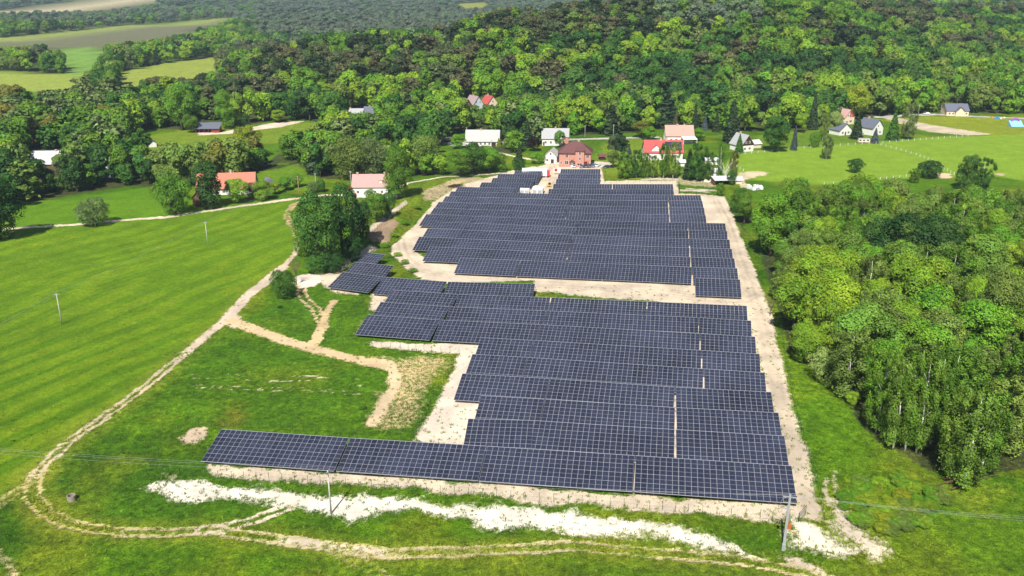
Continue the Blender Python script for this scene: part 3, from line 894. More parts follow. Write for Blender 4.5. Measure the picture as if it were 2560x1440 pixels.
# transformer pole
p5 = G(1958, 1376)
T5 = empty("transformer_pole", p5, math.radians(-12)); tag(T5, "grey steel mast with switchgear at the front corner of the site", "pole")
mb = MB()
mb.box(-.30, .30, -.22, .22, -.5, 1.3)
mb.build("mast_foot", [m_steel], T5)
MB().box(-.22, .22, -.17, .17, 1.3, 10.8, 0, 0.07).build("mast", [m_steel], T5)
for z, w in ((10.3, 1.1), (9.2, 1.0), (8.0, 0.9), (7.2, 0.55)):
    MB().box(-w, w, -.07, .07, z - .07, z + .07).build("crossarm", [m_steel], T5)
for x in (-1.0, 0, 1.0): insulator(T5, (x, 0, 10.4))
for x in (-.8, -.4, .4, .8): insulator(T5, (x, 0, 9.3))
mb = MB(); mb.box(-.95, -.45, -.25, .25, 7.3, 7.9); mb.build("surge_arrester", [mat_plain("pink_porcelain", (.62, .45, .42), .4)], T5)
mb = MB(); mb.box(.25, .75, -.2, .2, 4.3, 5.2); mb.tube((.3, 0, 5.2), (.3, 0, 8), .04, n=5); mb.build("drive_box", [mat_plain("orange_box_paint", (.45, .12, .04), .5)], T5)
mb = MB()
for k in range(10):
    a0, a1 = math.pi * k / 10, math.pi * (k + 1) / 10
    mb.tube((-.6 - .7 * math.sin(a0), 0, 8.9 + 1.2 * math.cos(a0)), (-.6 - .7 * math.sin(a1), 0, 8.9 + 1.2 * math.cos(a1)), .025, n=4)
mb.build("cable_loop", [m_wire], T5)
mb = MB()
for k in range(24):
    z = 1.6 + k * .34; mb.box(.18, .34, -.02, .02, z, z + .03)
mb.build("step_irons", [m_steel], T5)
t5 = [Matrix.Rotation(math.radians(-12), 4, 'Z') @ Vector((x, 0, 10.7)) + p5 for x in (-1.0, 0, 1.0)]
q7 = G(2900, 1440)
t7 = [q7 + Vector((0.3 * k, -1 + k, 9.3)) for k in range(3)]
_pp = empty("utility_pole", q7); tag(_pp, "concrete power pole outside the right edge", "pole", "poles of the power lines")
MB().tube((0, 0, -.5), (0, 0, 9.0), .17, .1, 8).build("shaft", [m_conc], _pp, True)
MB().box(-.1, .7, -1.1, 1.1, 8.9, 9.05).build("crossarm", [m_steel], _pp)
wires(t6, t1, 1.0, "left of the lower meadow pole"); wires(t1, t2, 1.2, "between the two meadow poles"); wires(t2, t3, 1.2, "from the upper meadow pole to the wooden pole")
wires(t0, t4, 0.9, "left of the pole in the pale sand"); wires(t4, t5, 1.0, "in front of the solar tables to the steel mast"); wires(t5, t7, 1.0, "right of the steel mast")
for k, (u, v, h) in enumerate(((1261, 350, 8), (1229, 392, 9), (1462, 347, 8), (1533, 345, 8), (1167, 352, 8), (1512, 455, 7), (1697, 485, 7), (2295, 290, 8), (2350, 292, 8), (790, 470, 7), (878, 470, 8))):
    where = ["behind the long grey roofed house", "on the lawn before the long grey roofed house", "beside the asphalt road behind the brick house", "farther right beside the asphalt road", "left of the long grey roofed house",
             "at the corner behind the far array", "at the right corner of the far array", "on the road to the rightmost house", "next to the rightmost house", "beside the orchard", "at the annex of the white house"][k]
    pole(u, v, h, f"thin village pole {where}", m_conc if k not in (5, 6) else m_green, arm=1.2, r=0.12)

# concrete well ring in the grass
wp_ = G(180, 1250)
wt = empty("well_ring", wp_); tag(wt, "short concrete well ring standing in the grass by the loop track", "well")
mb = MB(); n = 20
for k in range(n):
    a0, a1 = 2 * math.pi * k / n, 2 * math.pi * (k + 1) / n
    c0, s0, c1, s1 = math.cos(a0), math.sin(a0), math.cos(a1), math.sin(a1)
    R0, R1, H_ = .78, .62, 1.05
    mb.poly([(R0 * c0, R0 * s0, -.2), (R0 * c1, R0 * s1, -.2), (R0 * c1, R0 * s1, H_), (R0 * c0, R0 * s0, H_)])
    mb.poly([(R0 * c0, R0 * s0, H_), (R0 * c1, R0 * s1, H_), (R1 * c1, R1 * s1, H_), (R1 * c0, R1 * s0, H_)])
    mb.poly([(R1 * c1, R1 * s1, -.2), (R1 * c0, R1 * s0, -.2), (R1 * c0, R1 * s0, H_), (R1 * c1, R1 * s1, H_)])
mb.build("ring", [mat_plain("old_concrete", (.27, .23, .18), .9, 0, .2, .3, 3)], wt)
MB().tube((0, 0, -.1), (0, 0, .1), .62, .62, 16).build("inner_disc", [m_black], wt)  # black disc closing the inside of the ring
# ---------------------------------------------------------------- buildings
def roof_mat(name, c, var=0.16):
    """roof covering with fine courses"""
    m, n, out = new_mat(name)
    b = principled(n, out, c, 0.7, 0, 0.25)
    tc = nd(n, "ShaderNodeTexCoord")
    nz = nd(n, "ShaderNodeTexNoise"); setin(nz, Scale=1.2, Detail=6.0, Roughness=0.7)
    n.links.new(tc.outputs["Object"], nz.inputs["Vector"])
    w = nd(n, "ShaderNodeTexWave", bands_direction='Z'); setin(w, Scale=2.2, Distortion=0.4)
    n.links.new(tc.outputs["Object"], w.inputs["Vector"])
    ml = nd(n, "ShaderNodeMath", operation='MULTIPLY_ADD'); n.links.new(w.outputs[0], ml.inputs[0]); ml.inputs[1].default_value = 0.25; n.links.new(nz.outputs[0], ml.inputs[2])
    mr = nd(n, "ShaderNodeMapRange"); setin(mr, From_Min=0.3, From_Max=0.95, To_Min=1 - var, To_Max=1 + var)
    n.links.new(ml.outputs[0], mr.inputs[0])
    v = nd(n, "ShaderNodeVectorMath", operation='SCALE'); v.inputs[0].default_value = c
    n.links.new(mr.outputs[0], v.inputs["Scale"]); n.links.new(v.outputs[0], b.inputs["Base Color"])
    bp = nd(n, "ShaderNodeBump"); setin(bp, Strength=0.4, Distance=0.05); n.links.new(w.outputs[0], bp.inputs["Height"]); n.links.new(bp.outputs[0], b.inputs["Normal"])
    return m
R_RED = roof_mat("red_tiles", (.46, .17, .115)); R_ROSE = roof_mat("faded_red_tiles", (.46, .27, .25)); R_MAROON = roof_mat("maroon_tiles", (.13, .055, .055))
R_BRIGHT = roof_mat("bright_red_sheet", (.42, .085, .08)); R_PINK = roof_mat("pink_tiles", (.50, .28, .23)); R_GREY = roof_mat("grey_slate", (.36, .36, .37))
R_LGREY = roof_mat("light_grey_fibre_cement", (.42, .41, .40)); R_SLATE = roof_mat("blue_slate", (.12, .13, .17)); R_MAUVE = roof_mat("mauve_tiles", (.33, .25, .26)); R_BROWN = roof_mat("brown_tiles", (.34, .20, .14))
R_SILVER = roof_mat("pale_sheet_metal", (.50, .51, .54), .08)
W_WHITE = mat_plain("white_render", (.74, .72, .68), .85, 0, .2, .1, .8); W_CREAM = mat_plain("cream_render", (.70, .56, .42), .85, 0, .2, .1, .8)
W_RED = mat_plain("red_boards", (.26, .06, .04), .8, 0, .2, .2, 2); W_WOOD = mat_plain("brown_boards", (.14, .085, .05), .85, 0, .2, .25, 2, stretch=(6, 6, .6))
W_BLUE = mat_plain("pale_blue_render", (.50, .55, .62), .85, 0, .2, .1)
def brick_mat():
    m, n, out = new_mat("red_brick")
    b = principled(n, out, None, .85, 0, .2)
    tc = nd(n, "ShaderNodeTexCoord"); sx = nd(n, "ShaderNodeSeparateXYZ"); n.links.new(tc.outputs["Object"], sx.inputs[0])
    ad_ = nd(n, "ShaderNodeMath", operation='ADD'); n.links.new(sx.outputs[0], ad_.inputs[0]); n.links.new(sx.outputs[1], ad_.inputs[1])
    cb = nd(n, "ShaderNodeCombineXYZ"); n.links.new(ad_.outputs[0], cb.inputs[0]); n.links.new(sx.outputs[2], cb.inputs[1])
    bt = nd(n, "ShaderNodeTexBrick"); setin(bt, Scale=1.0, Mortar_Size=0.012)
    bt.inputs["Brick Width"].default_value = .3; bt.inputs["Row Height"].default_value = .09
    bt.inputs["Color1"].default_value = (.50, .16, .10, 1); bt.inputs["Color2"].default_value = (.40, .12, .08, 1); bt.inputs["Mortar"].default_value = (.5, .42, .36, 1)
    n.links.new(cb.outputs[0], bt.inputs["Vector"]); n.links.new(bt.outputs[0], b.inputs["Base Color"])
    return m
W_BRICK = brick_mat()
m_glass = mat_plain("window_glass", (.03, .035, .045), .08, 0, .6, .1)
m_frame = mat_plain("white_window_frame", (.78, .77, .74), .5, 0, .4, .05)
m_chim = mat_plain("chimney_brick", (.50, .36, .30), .85, 0, .2, .2)

def window(t, face, x, z, w, h, W_, D_, mat=None, door=None):
    """face: 'f' front (-y), 'r' right (+x), 'l' left (-x); x along the face, z of the sill"""
    mb, pn = MB(), MB()
    def Q(a, b, c0, c1, zz0, zz1, m):
        if face == 'f': m.box(a, b, -D_ / 2 - c1, -D_ / 2 - c0, zz0, zz1)
        elif face == 'r': m.box(W_ / 2 + c0, W_ / 2 + c1, a, b, zz0, zz1)
        else: m.box(-W_ / 2 - c1, -W_ / 2 - c0, a, b, zz0, zz1)
    if door is not None:
        Q(x - w / 2, x + w / 2, -.02, .05, z, z + h, mb)
        o = mb.build("door", [door], t)
        Q(x + w / 2 - .18, x + w / 2 - .1, .05, .11, z + h * .45, z + h * .45 + .06, pn)
        pn.build("handle", [m_steel], o)
        return
    fr = .10
    for a, b, c, d in ((x - w / 2 - fr, x + w / 2 + fr, z - fr, z), (x - w / 2 - fr, x + w / 2 + fr, z + h, z + h + fr), (x - w / 2 - fr, x - w / 2, z, z + h), (x + w / 2, x + w / 2 + fr, z, z + h), (x - .04, x + .04, z, z + h)):
        Q(a, b, -.02, .07, c, d, mb)
    o = mb.build("window", [mat or m_frame], t)
    Q(x - w / 2, x + w / 2, -.01, .03, z, z + h, pn)
    pn.build("pane", [m_glass], o)

def gable_roof(t, w, d, hw, hr, mat, axis='x', over=.5, th=.18, z0=0.0, name="roof", dx=0, dy=0):
    mb = MB()
    if axis == 'x': L, S_ = w / 2 + over, d / 2 + over
    else: L, S_ = d / 2 + over, w / 2 + over
    k = hr / ((d if axis == 'x' else w) / 2)
    ze = hw - k * over
    def P(a, s, z): return (dx + a, dy + s, z + z0) if axis == 'x' else (dx + s, dy + a, z + z0)
    for sg in (-1, 1):
        e0, e1, r0, r1 = P(-L, sg * S_, ze), P(L, sg * S_, ze), P(-L, 0, hw + hr), P(L, 0, hw + hr)
        up = lambda p: (p[0], p[1], p[2] + th)
        mb.poly([e0, e1, r1, r0]); mb.poly([up(e0), up(e1), up(r1), up(r0)]); mb.poly([e0, e1, up(e1), up(e0)])
        mb.poly([e0, r0, up(r0), up(e0)]); mb.poly([e1, r1, up(r1), up(e1)])
    return mb.build(name, [mat], t)
def hip_roof(t, w, d, hw, hr, mat, over=.6, ridge=None):
    a, b = w / 2 + over, d / 2 + over
    r = (ridge if ridge is not None else max(.5, w - d)) / 2
    z0, z1 = hw - .15, hw + hr
    E = [(-a, -b, z0), (a, -b, z0), (a, b, z0), (-a, b, z0)]; Rg = [(-r, 0, z1), (r, 0, z1)]
    mb = MB().poly([E[0], E[1], Rg[1], Rg[0]]).poly([E[1], E[2], Rg[1]]).poly([E[2], E[3], Rg[0], Rg[1]]).poly([E[3], E[0], Rg[0]]).poly(E[::-1])
    for i in range(4):
        p, q = E[i], E[(i + 1) % 4]; mb.poly([(p[0], p[1], z0 - .2), (q[0], q[1], z0 - .2), q, p])
    return mb.build("roof", [mat], t)
def gable_walls(w, d, hw, hr, axis='x'):
    mb = MB()
    a, b = w / 2, d / 2
    if axis == 'x':
        mb.poly([(-a, -b, -.6), (a, -b, -.6), (a, -b, hw), (-a, -b, hw)]).poly([(a, b, -.6), (-a, b, -.6), (-a, b, hw), (a, b, hw)])
        for s in (-1, 1): mb.poly([(s * a, -b * s, -.6), (s * a, b * s, -.6), (s * a, b * s, hw), (s * a, 0, hw + hr), (s * a, -b * s, hw)])
    else:
        mb.poly([(-a, b, -.6), (-a, -b, -.6), (-a, -b, hw), (-a, b, hw)]).poly([(a, -b, -.6), (a, b, -.6), (a, b, hw), (a, -b, hw)])
        for s in (-1, 1): mb.poly([(a * s, b * s, -.6), (-a * s, b * s, -.6), (-a * s, b * s, hw), (0, b * s, hw + hr), (a * s, b * s, hw)])
    return mb
def site(u, v, yaw, d, name, label, cat="house"):
    """thing whose front base centre is at pixel (u, v)"""
    p = G(u, v)
    y = math.radians(yaw)
    c = p + Vector((-math.sin(y), math.cos(y), 0)) * (d / 2)
    c.z = p.z
    t = empty(name, c, y); tag(t, label, cat)
    return t
def chimney(parent, x, y, z0, z1, s=.45, mat=None):
    MB().box(x - s, x + s, y - s, y + s, z0, z1).box(x - s - .08, x + s + .08, y - s - .08, y + s + .08, z1, z1 + .15).build("chimney", [mat or m_chim], parent)
def house(u, v, yaw, w, d, hw, hr, wall, roof, label, axis='x', wins=(), doors=(), chim=(), name="house", over=.5, cat="house"):
    t = site(u, v, yaw, d, name, label, cat)
    gable_walls(w, d, hw, hr, axis).build("wall", [wall], t)
    r = gable_roof(t, w, d, hw, hr, roof, axis, over)
    for c in chim: chimney(r, c[0], c[1], hw + hr * .3, hw + hr + c[2])
    for f, x, z, ww, hh in wins: window(t, f, x, z, ww, hh, w, d)
    for f, x, z, ww, hh, m in doors: window(t, f, x, z, ww, hh, w, d, door=m)
    return t, r
def dormer(r, x, y, z, w, h, dep, wall, roofm):
    mb = MB(); a = w / 2
    mb.poly([(x - a, y, z), (x + a, y, z), (x + a, y, z + h), (x, y, z + h + a * .9), (x - a, y, z + h)])
    for s in (-1, 1): mb.poly([(x + s * a, y, z), (x + s * a, y + dep, z + .2), (x + s * a, y + dep, z + h), (x + s * a, y, z + h)])
    o = mb.build("dormer", [wall, roofm, m_glass], r)
    k = len(mb.v)
    mb2 = MB()
    for s in (-1, 1): mb2.poly([(x + s * (a + .2), y - .2, z + h - .12), (x, y - .2, z + h + a * .9 + .1), (x, y + dep * 1.3, z + h + a * .9 + .1), (x + s * (a + .2), y + dep * 1.3, z + h - .12)])
    return mb2.build("dormer_roof", [roofm], r)
F = 'f'
row = lambda f, xs, z, w, h: [(f, x, z, w, h) for x in xs]
# long farmhouse
t, r = house(566, 487, 8, 25, 11, 3.2, 5.6, W_WHITE, R_RED, "long farmhouse with an orange red tiled roof beside the orchard", wins=row(F, (-10, -7, -4, -1, 2, 5, 8, 10.5), 1, 1.1, 1.3) + row('r', (-2, 2), 1, 1, 1.3), doors=[(F, 3.6, 0, 1.1, 2.1, W_WOOD)], chim=[(2, 0, 1.2)], name="farmhouse")
dormer(r, 6.5, -4.2, 4.3, 1.8, 1.0, 2.0, W_WHITE, R_RED)
house(497, 517, 4, 4.6, 6, 4.2, 2.4, W_WOOD, R_MAROON, "narrow dark wooden barn left of the columnar tree", axis='y', doors=[(F, 0, 0, 2.2, 2.4, m_dwood)], name="barn", cat="barn")
# white house with garage
t, r = house(926, 489, 2, 15.5, 9, 4.2, 4.5, W_WHITE, R_ROSE, "white house with a faded pink red roof and garage door", wins=row(F, (2.2, 5.2, -5.5), 1.1, 1.0, 1.2), doors=[(F, -1.2, 0, 2.8, 2.4, mat_plain("grey_garage_door", (.5, .5, .5), .6))], chim=[(-5.8, 0, .8), (6.4, 0, .9)])
dormer(r, 4.6, -3.3, 5.1, 1.5, .9, 1.8, m_frame, R_ROSE)
m_ = MB(); m_.box(-10.6, -7.8, -4.6, 1.5, -.4, 2.6); m_.build("annex", [W_WHITE], t)
MB().poly([(-10.9, -5, 2.6), (-7.7, -5, 4.0), (-7.7, 2, 4.0), (-10.9, 2, 2.6)]).poly([(-10.9, -5, 2.45), (-10.9, 2, 2.45), (-7.7, 2, 3.85), (-7.7, -5, 3.85)]).poly([(-10.9, -5, 2.45), (-7.7, -5, 3.85), (-7.7, -5, 4.0), (-10.9, -5, 2.6)]).build("annex_roof", [R_BRIGHT], t)
MB().box(-9.9, -8.7, -4.66, -4.58, 0, 2.1).build("annex_door", [m_dwood], t)
# brick house with hipped roof
t = site(1437, 417, -6, 11, "brick_house", "three storey red brick house with a maroon hipped roof behind the far array", "house")
MB().box(-8, 8, -5.5, 5.5, -.6, 7.3).build("wall", [W_BRICK], t)
r = hip_roof(t, 16, 11, 7.3, 4.6, R_MAROON, .8, 4.5)
chimney(r, 1.5, .5, 10.5, 12.5, .45)
b_ = MB(); b_.box(.2, 4.6, -6.7, -5.45, -.6, 8.3); b_.build("bay", [W_BRICK], t)
MB().poly([(-.1, -7.1, 8.2), (4.9, -7.1, 8.2), (4.0, -2.5, 10.2), (.8, -2.5, 10.2)]).poly([(-.1, -7.1, 8.2), (.8, -2.5, 10.2), (-.1, -4.2, 8.2)]).poly([(4.9, -7.1, 8.2), (4.9, -4.2, 8.2), (4.0, -2.5, 10.2)]).poly([(-.1, -7.1, 8.1), (-.1, -4.2, 8.1), (4.9, -4.2, 8.1), (4.9, -7.1, 8.1)]).build("bay_roof", [R_MAROON], t)
for x, z, w, h in ((-4.2, 4.6, 1.3, 1.7), (-4.2, 1.2, 1.6, 1.9), (6.3, 4.6, 1.2, 1.6), (-6.9, 1.4, .9, 1.3), (6.9, 1.2, 1, 1.2)): window(t, F, x, z, w, h, 16, 11)
for z in (6.3, 3.7): window(t, F, 2.4, z, 1.0, 1.4, 16, 13.35)
window(t, F, 2.4, 1.0, 2.4, 1.1, 16, 13.35)
window(t, F, 5.9, 0, 2.3, 2.8, 16, 11, door=mat_plain("dark_red_door", (.16, .012, .015), .5))
window(t, F, -1.4, 0, 1.3, 2.2, 16, 11, door=m_frame)
for y_ in (-3, 0, 3): window(t, 'l', y_, 1.2, 1.0, 1.5, 16, 11)
MB().box(-8.6, -8.05, -5.2, 3.5, 3.9, 6.9).build("loggia", [m_dwood], t)
MB().poly([(-2.8, -7, 2.6), (-1.4, -7, 3.6), (-1.4, -5.4, 3.6), (-2.8, -5.4, 2.6)]).poly([(0, -7, 2.6), (-1.4, -7, 3.6), (-1.4, -5.4, 3.6), (0, -5.4, 2.6)]).poly([(-2.8, -7, 2.55), (0, -7, 2.55), (-1.4, -7, 3.55)]).build("porch_roof", [R_MAROON], t)
house(1376, 408, -14, 6.4, 8, 4.0, 2.8, W_WHITE, R_LGREY, "small white gabled house left of the brick house", axis='y', wins=[(F, -1.6, 1, 1, 1.2), (F, 0, 4.2, .9, 1.3)], doors=[(F, 1.0, 0, 1.6, 2.1, m_dwood)])
t, r = house(1206, 366, -2, 19, 10, 3.2, 5.4, W_WHITE, R_LGREY, "long low white house with a pale grey roof at the village road", wins=row(F, (-6, -1, 1.5, 4), 1, 1, 1.2), doors=[(F, -3.6, 0, 2.4, 2.2, mat_plain("rusty_door", (.3, .12, .1), .6)), (F, 6.4, 0, 2.8, 2.3, m_dwood)], chim=[(-1, 0, .5)], name="house")
t, r = house(1388, 364, -3, 15, 10, 4.2, 4.8, W_WHITE, R_GREY, "grey roofed house with a brick gable wing behind the brick house", wins=row(F, (-5.5, -2.5, .5), 1.2, 1, 1.3), doors=[(F, -6.6, 0, 1, 2.1, W_WOOD)], chim=[(0, 0, .8)])
MB().box(4.2, 7.6, -7, -4.9, -.5, 5.4).build("brick_wing", [W_BRICK], t)
MB().poly([(3.9, -7.3, 5.4), (7.9, -7.3, 5.4), (7.9, -1.5, 8.0), (3.9, -1.5, 8.0)]).poly([(3.9, -7.3, 5.2), (3.9, -1.5, 7.8), (7.9, -1.5, 7.8), (7.9, -7.3, 5.2)]).poly([(3.9, -7.3, 5.2), (7.9, -7.3, 5.2), (7.9, -7.3, 5.4), (3.9, -7.3, 5.4)]).build("wing_roof", [R_GREY], t)
t, r = house(1699, 358, 0, 15.5, 10, 4.4, 5.0, W_WHITE, R_PINK, "white house with a pink tiled roof and white porch roof", wins=row(F, (-5, -2, 1), 1.2, 1, 1.4) + row('l', (-2, 2), 1.2, 1, 1.4), chim=[(-1, 0, .6), (3, 0, .6)])
MB().poly([(.5, -5.1, 4.1), (8.3, -5.1, 4.1), (9.3, -9.0, 2.9), (1.2, -9.0, 2.9)]).poly([(.5, -5.1, 3.95), (1.2, -9.0, 2.75), (9.3, -9.0, 2.75), (8.3, -5.1, 3.95)]).poly([(1.2, -9, 2.75), (9.3, -9, 2.75), (9.3, -9, 2.9), (1.2, -9, 2.9)]).build("porch_roof", [W_WHITE], t)
for x in (1.5, 9.0): MB().box(x - .1, x + .1, -8.9, -8.7, -.4, 2.8).build("porch_post", [m_frame], t)
t, r = house(1659, 400, -1, 19.5, 11, 4.2, 5.2, W_WHITE, R_BRIGHT, "white house with a bright red roof carrying solar panels", wins=row(F, (-7, -4.5, 1, 4, 7.5), 1.1, 1.2, 1.4) + row('r', (-2, 2), 1.1, 1, 1.3), chim=[(-1.2, 0, 1.0), (1.8, 0, 1.0)])
dormer(r, -4, -5.3, 4.4, 4.6, 1.0, 3.2, W_WHITE, R_BRIGHT)
mb = MB()
kk_ = 5.2 / 5.5
for i in range(8):
    for j in range(3):
        x0, a, b2 = .8 + i * 1.08, -5.0 + j * 1.35, -5.0 + (j + 1) * 1.35 - .08
        z0, z1 = 4.2 + (5.5 + a) * kk_ + .3, 4.2 + (5.5 + b2) * kk_ + .3
        o = MB().poly([(x0, a, z0), (x0 + 1.02, a, z0), (x0 + 1.02, b2, z1), (x0, b2, z1)]).build("roof_solar_panel", [m_cell], r)
# timber cottage
t, r = house(1868, 379, 24, 8, 10, 3.6, 5.2, W_WHITE, R_GREY, "cottage with dark timber gable and grey roof by the pasture", axis='y', wins=[(F, -1.2, 4.5, .9, 1.1), (F, 1.2, 4.5, .9, 1.1), (F, -1.8, 1.1, 1.3, 1.1), (F, 1.4, 1.1, 1.3, 1.1)], chim=[(0, 2, .8)], name="cottage")
MB().poly([(-4.04, -5.06, 3.3), (4.04, -5.06, 3.3), (4.04, -5.06, 3.75), (0, -5.06, 8.7), (-4.04, -5.06, 3.75)]).build("timber_gable", [m_dwood], t)
house(1893, 370, 20, 5, 6, 2.4, 1.6, W_CREAM, R_SILVER, "small pale shed behind the timber cottage", name="shed", cat="shed")
t, r = house(2122, 311, 26, 8.6, 10, 4.8, 4.6, W_CREAM, R_ROSE, "cream house with a pink roof and red gable in the right village", axis='y', wins=[(F, 1.2, 1.4, 2, 1.2), (F, -2, 1.2, 1.2, 1.2), (F, 1.4, 5.2, 1, 1.1), (F, -1.2, 5.2, 1, 1.1)], chim=[(0, 3, .7)])
MB().poly([(0, -5.06, 4.7), (4.2, -5.06, 4.7), (0, -5.06, 9.2)]).build("red_gable_boards", [mat_plain("crimson_boards", (.42, .03, .05), .6)], t)
house(2113, 338, 22, 9, 9, 3.2, 3.8, W_WHITE, R_SLATE, "low white house with a dark slate roof below the cream house", axis='y', wins=[(F, -2.2, 1, 1.3, 1.2), (F, 2.2, 1, 1.3, 1.2)], doors=[(F, 0, 0, 1.1, 2.1, W_WOOD)])
house(2193, 338, 28, 9, 11, 4.6, 4.6, W_WHITE, R_SLATE, "white gabled house with a slate roof above the caravan", axis='y', wins=[(F, 0, 5, .9, 1.1), (F, -2, 1.2, 1.2, 1.2), (F, 2, 1.2, 1.2, 1.2)], chim=[(0, 2, .9)])
t, r = house(2393, 290, -3, 15, 10, 3.8, 4.0, W_CREAM, R_SLATE, "cream house with a dark blue roof at the upper right road", wins=row(F, (-5.5, -3, 4, 6), 1.1, 1.1, 1.2))
MB().poly([(-1.8, -6.2, -.5), (4.2, -6.2, -.5), (4.2, -6.2, 3.4), (1.2, -6.2, 6.2), (-1.8, -6.2, 3.4)]).box(-1.8, 4.2, -6.15, -5.05, -.5, 3.3).build("front_gable", [W_CREAM], t)
gable_roof(t, 6, 7, 3.4, 2.8, R_SLATE, 'y', .4, name="gable_roof", dx=1.2, dy=-2.9)
# stable
t = site(518, 332, 3, 7, "stable", "red stable with a dark blue roof on the riding ground", "stable")
MB().box(-7.5, 7.5, 0, 3.4, -.5, 3.0).box(2.5, 7.5, -3.2, 0, -.5, 2.7).box(-7.5, -6.8, -3.2, 0, -.5, 2.7).build("wall", [W_RED], t)
MB().poly([(-8, -4.2, 2.7), (8, -4.2, 2.7), (8, 4, 5.4), (-8, 4, 5.4)]).poly([(-8, -4.2, 2.5), (-8, 4, 5.2), (8, 4, 5.2), (8, -4.2, 2.5)]).poly([(-8, -4.2, 2.5), (8, -4.2, 2.5), (8, -4.2, 2.7), (-8, -4.2, 2.7)]).poly([(8, -4.2, 2.5), (8, 4, 5.2), (8, 4, 5.4), (8, -4.2, 2.7)]).poly([(-8, -4.2, 2.5), (-8, -4.2, 2.7), (-8, 4, 5.4), (-8, 4, 5.2)]).build("roof", [R_SLATE], t)
for x in (-4.5, -1.5, 1): MB().box(x - .1, x + .1, -3.9, -3.7, -.4, 2.6).build("post", [W_WOOD], t)
house(128, 428, 4, 19, 10, 4.0, 5.4, W_WOOD, R_SILVER, "old house with a pale metal roof among the trees on the left", wins=row(F, (-6, -2, 3), 1.2, 1, 1.2) + row('r', (-2, 2), 1.2, 1, 1.2), chim=[(2, 0, .6)])
house(285, 443, 12, 12, 9, 4.2, 4.4, W_BLUE, R_GREY, "bluish house half hidden by trees left of the farmhouse", wins=row(F, (-4, -1, 2, 4.5), 1.2, 1, 1.3))
t, r = house(1170, 278, 40, 8, 10, 3.2, 5.2, W_WOOD, R_MAUVE, "left one of two mauve roofed houses on the wooded slope", axis='y', wins=[(F, 0, 4, 1, 1)], chim=[(0, 1, .8)])
t, r = house(1196, 272, 34, 8, 11, 3.4, 5.2, W_BLUE, R_MAUVE, "right one of two mauve roofed houses on the wooded slope", axis='y', wins=[(F, -1.5, 4, .9, 1.1), (F, 1.5, 4, .9, 1.1)], chim=[(0, 1, .8)])
t, r = house(1232, 270, 30, 8.5, 10, 3.2, 5.0, W_CREAM, R_BRIGHT, "chalet with a bright red roof on the wooded slope", axis='y', wins=[(F, 0, 4, 1, 1.1)], chim=[(0, 2, .8)])
house(887, 295, 4, 11, 8, 2.6, 3.2, W_WOOD, R_GREY, "low grey roofed house in the trees, left one", chim=[(-3, 0, .7)])
house(927, 293, -4, 10, 9, 2.6, 4.0, W_WOOD, R_SLATE, "dark roofed house in the trees next to the low grey one", chim=[(1, 0, .7)])
house(1046, 294, 0, 11.5, 8, 2.6, 3.4, W_CREAM, R_BROWN, "brown roofed house in the trees behind the village")
house(383, 368, 30, 4, 6, 2.4, 1.6, W_WHITE, R_SLATE, "tiny white hut on the pasture below the stable", axis='y', name="hut", cat="hut")
house(1113, 356, 0, 5, 3, 1.8, .9, W_WOOD, R_MAUVE, "bus shelter sized shed at the village road", name="shed", cat="shed")
house(1506, 400, 6, 3, 3, 1.9, .9, m_dwood, R_MAROON, "tiny dark shed right of the brick house", name="shed", cat="shed")
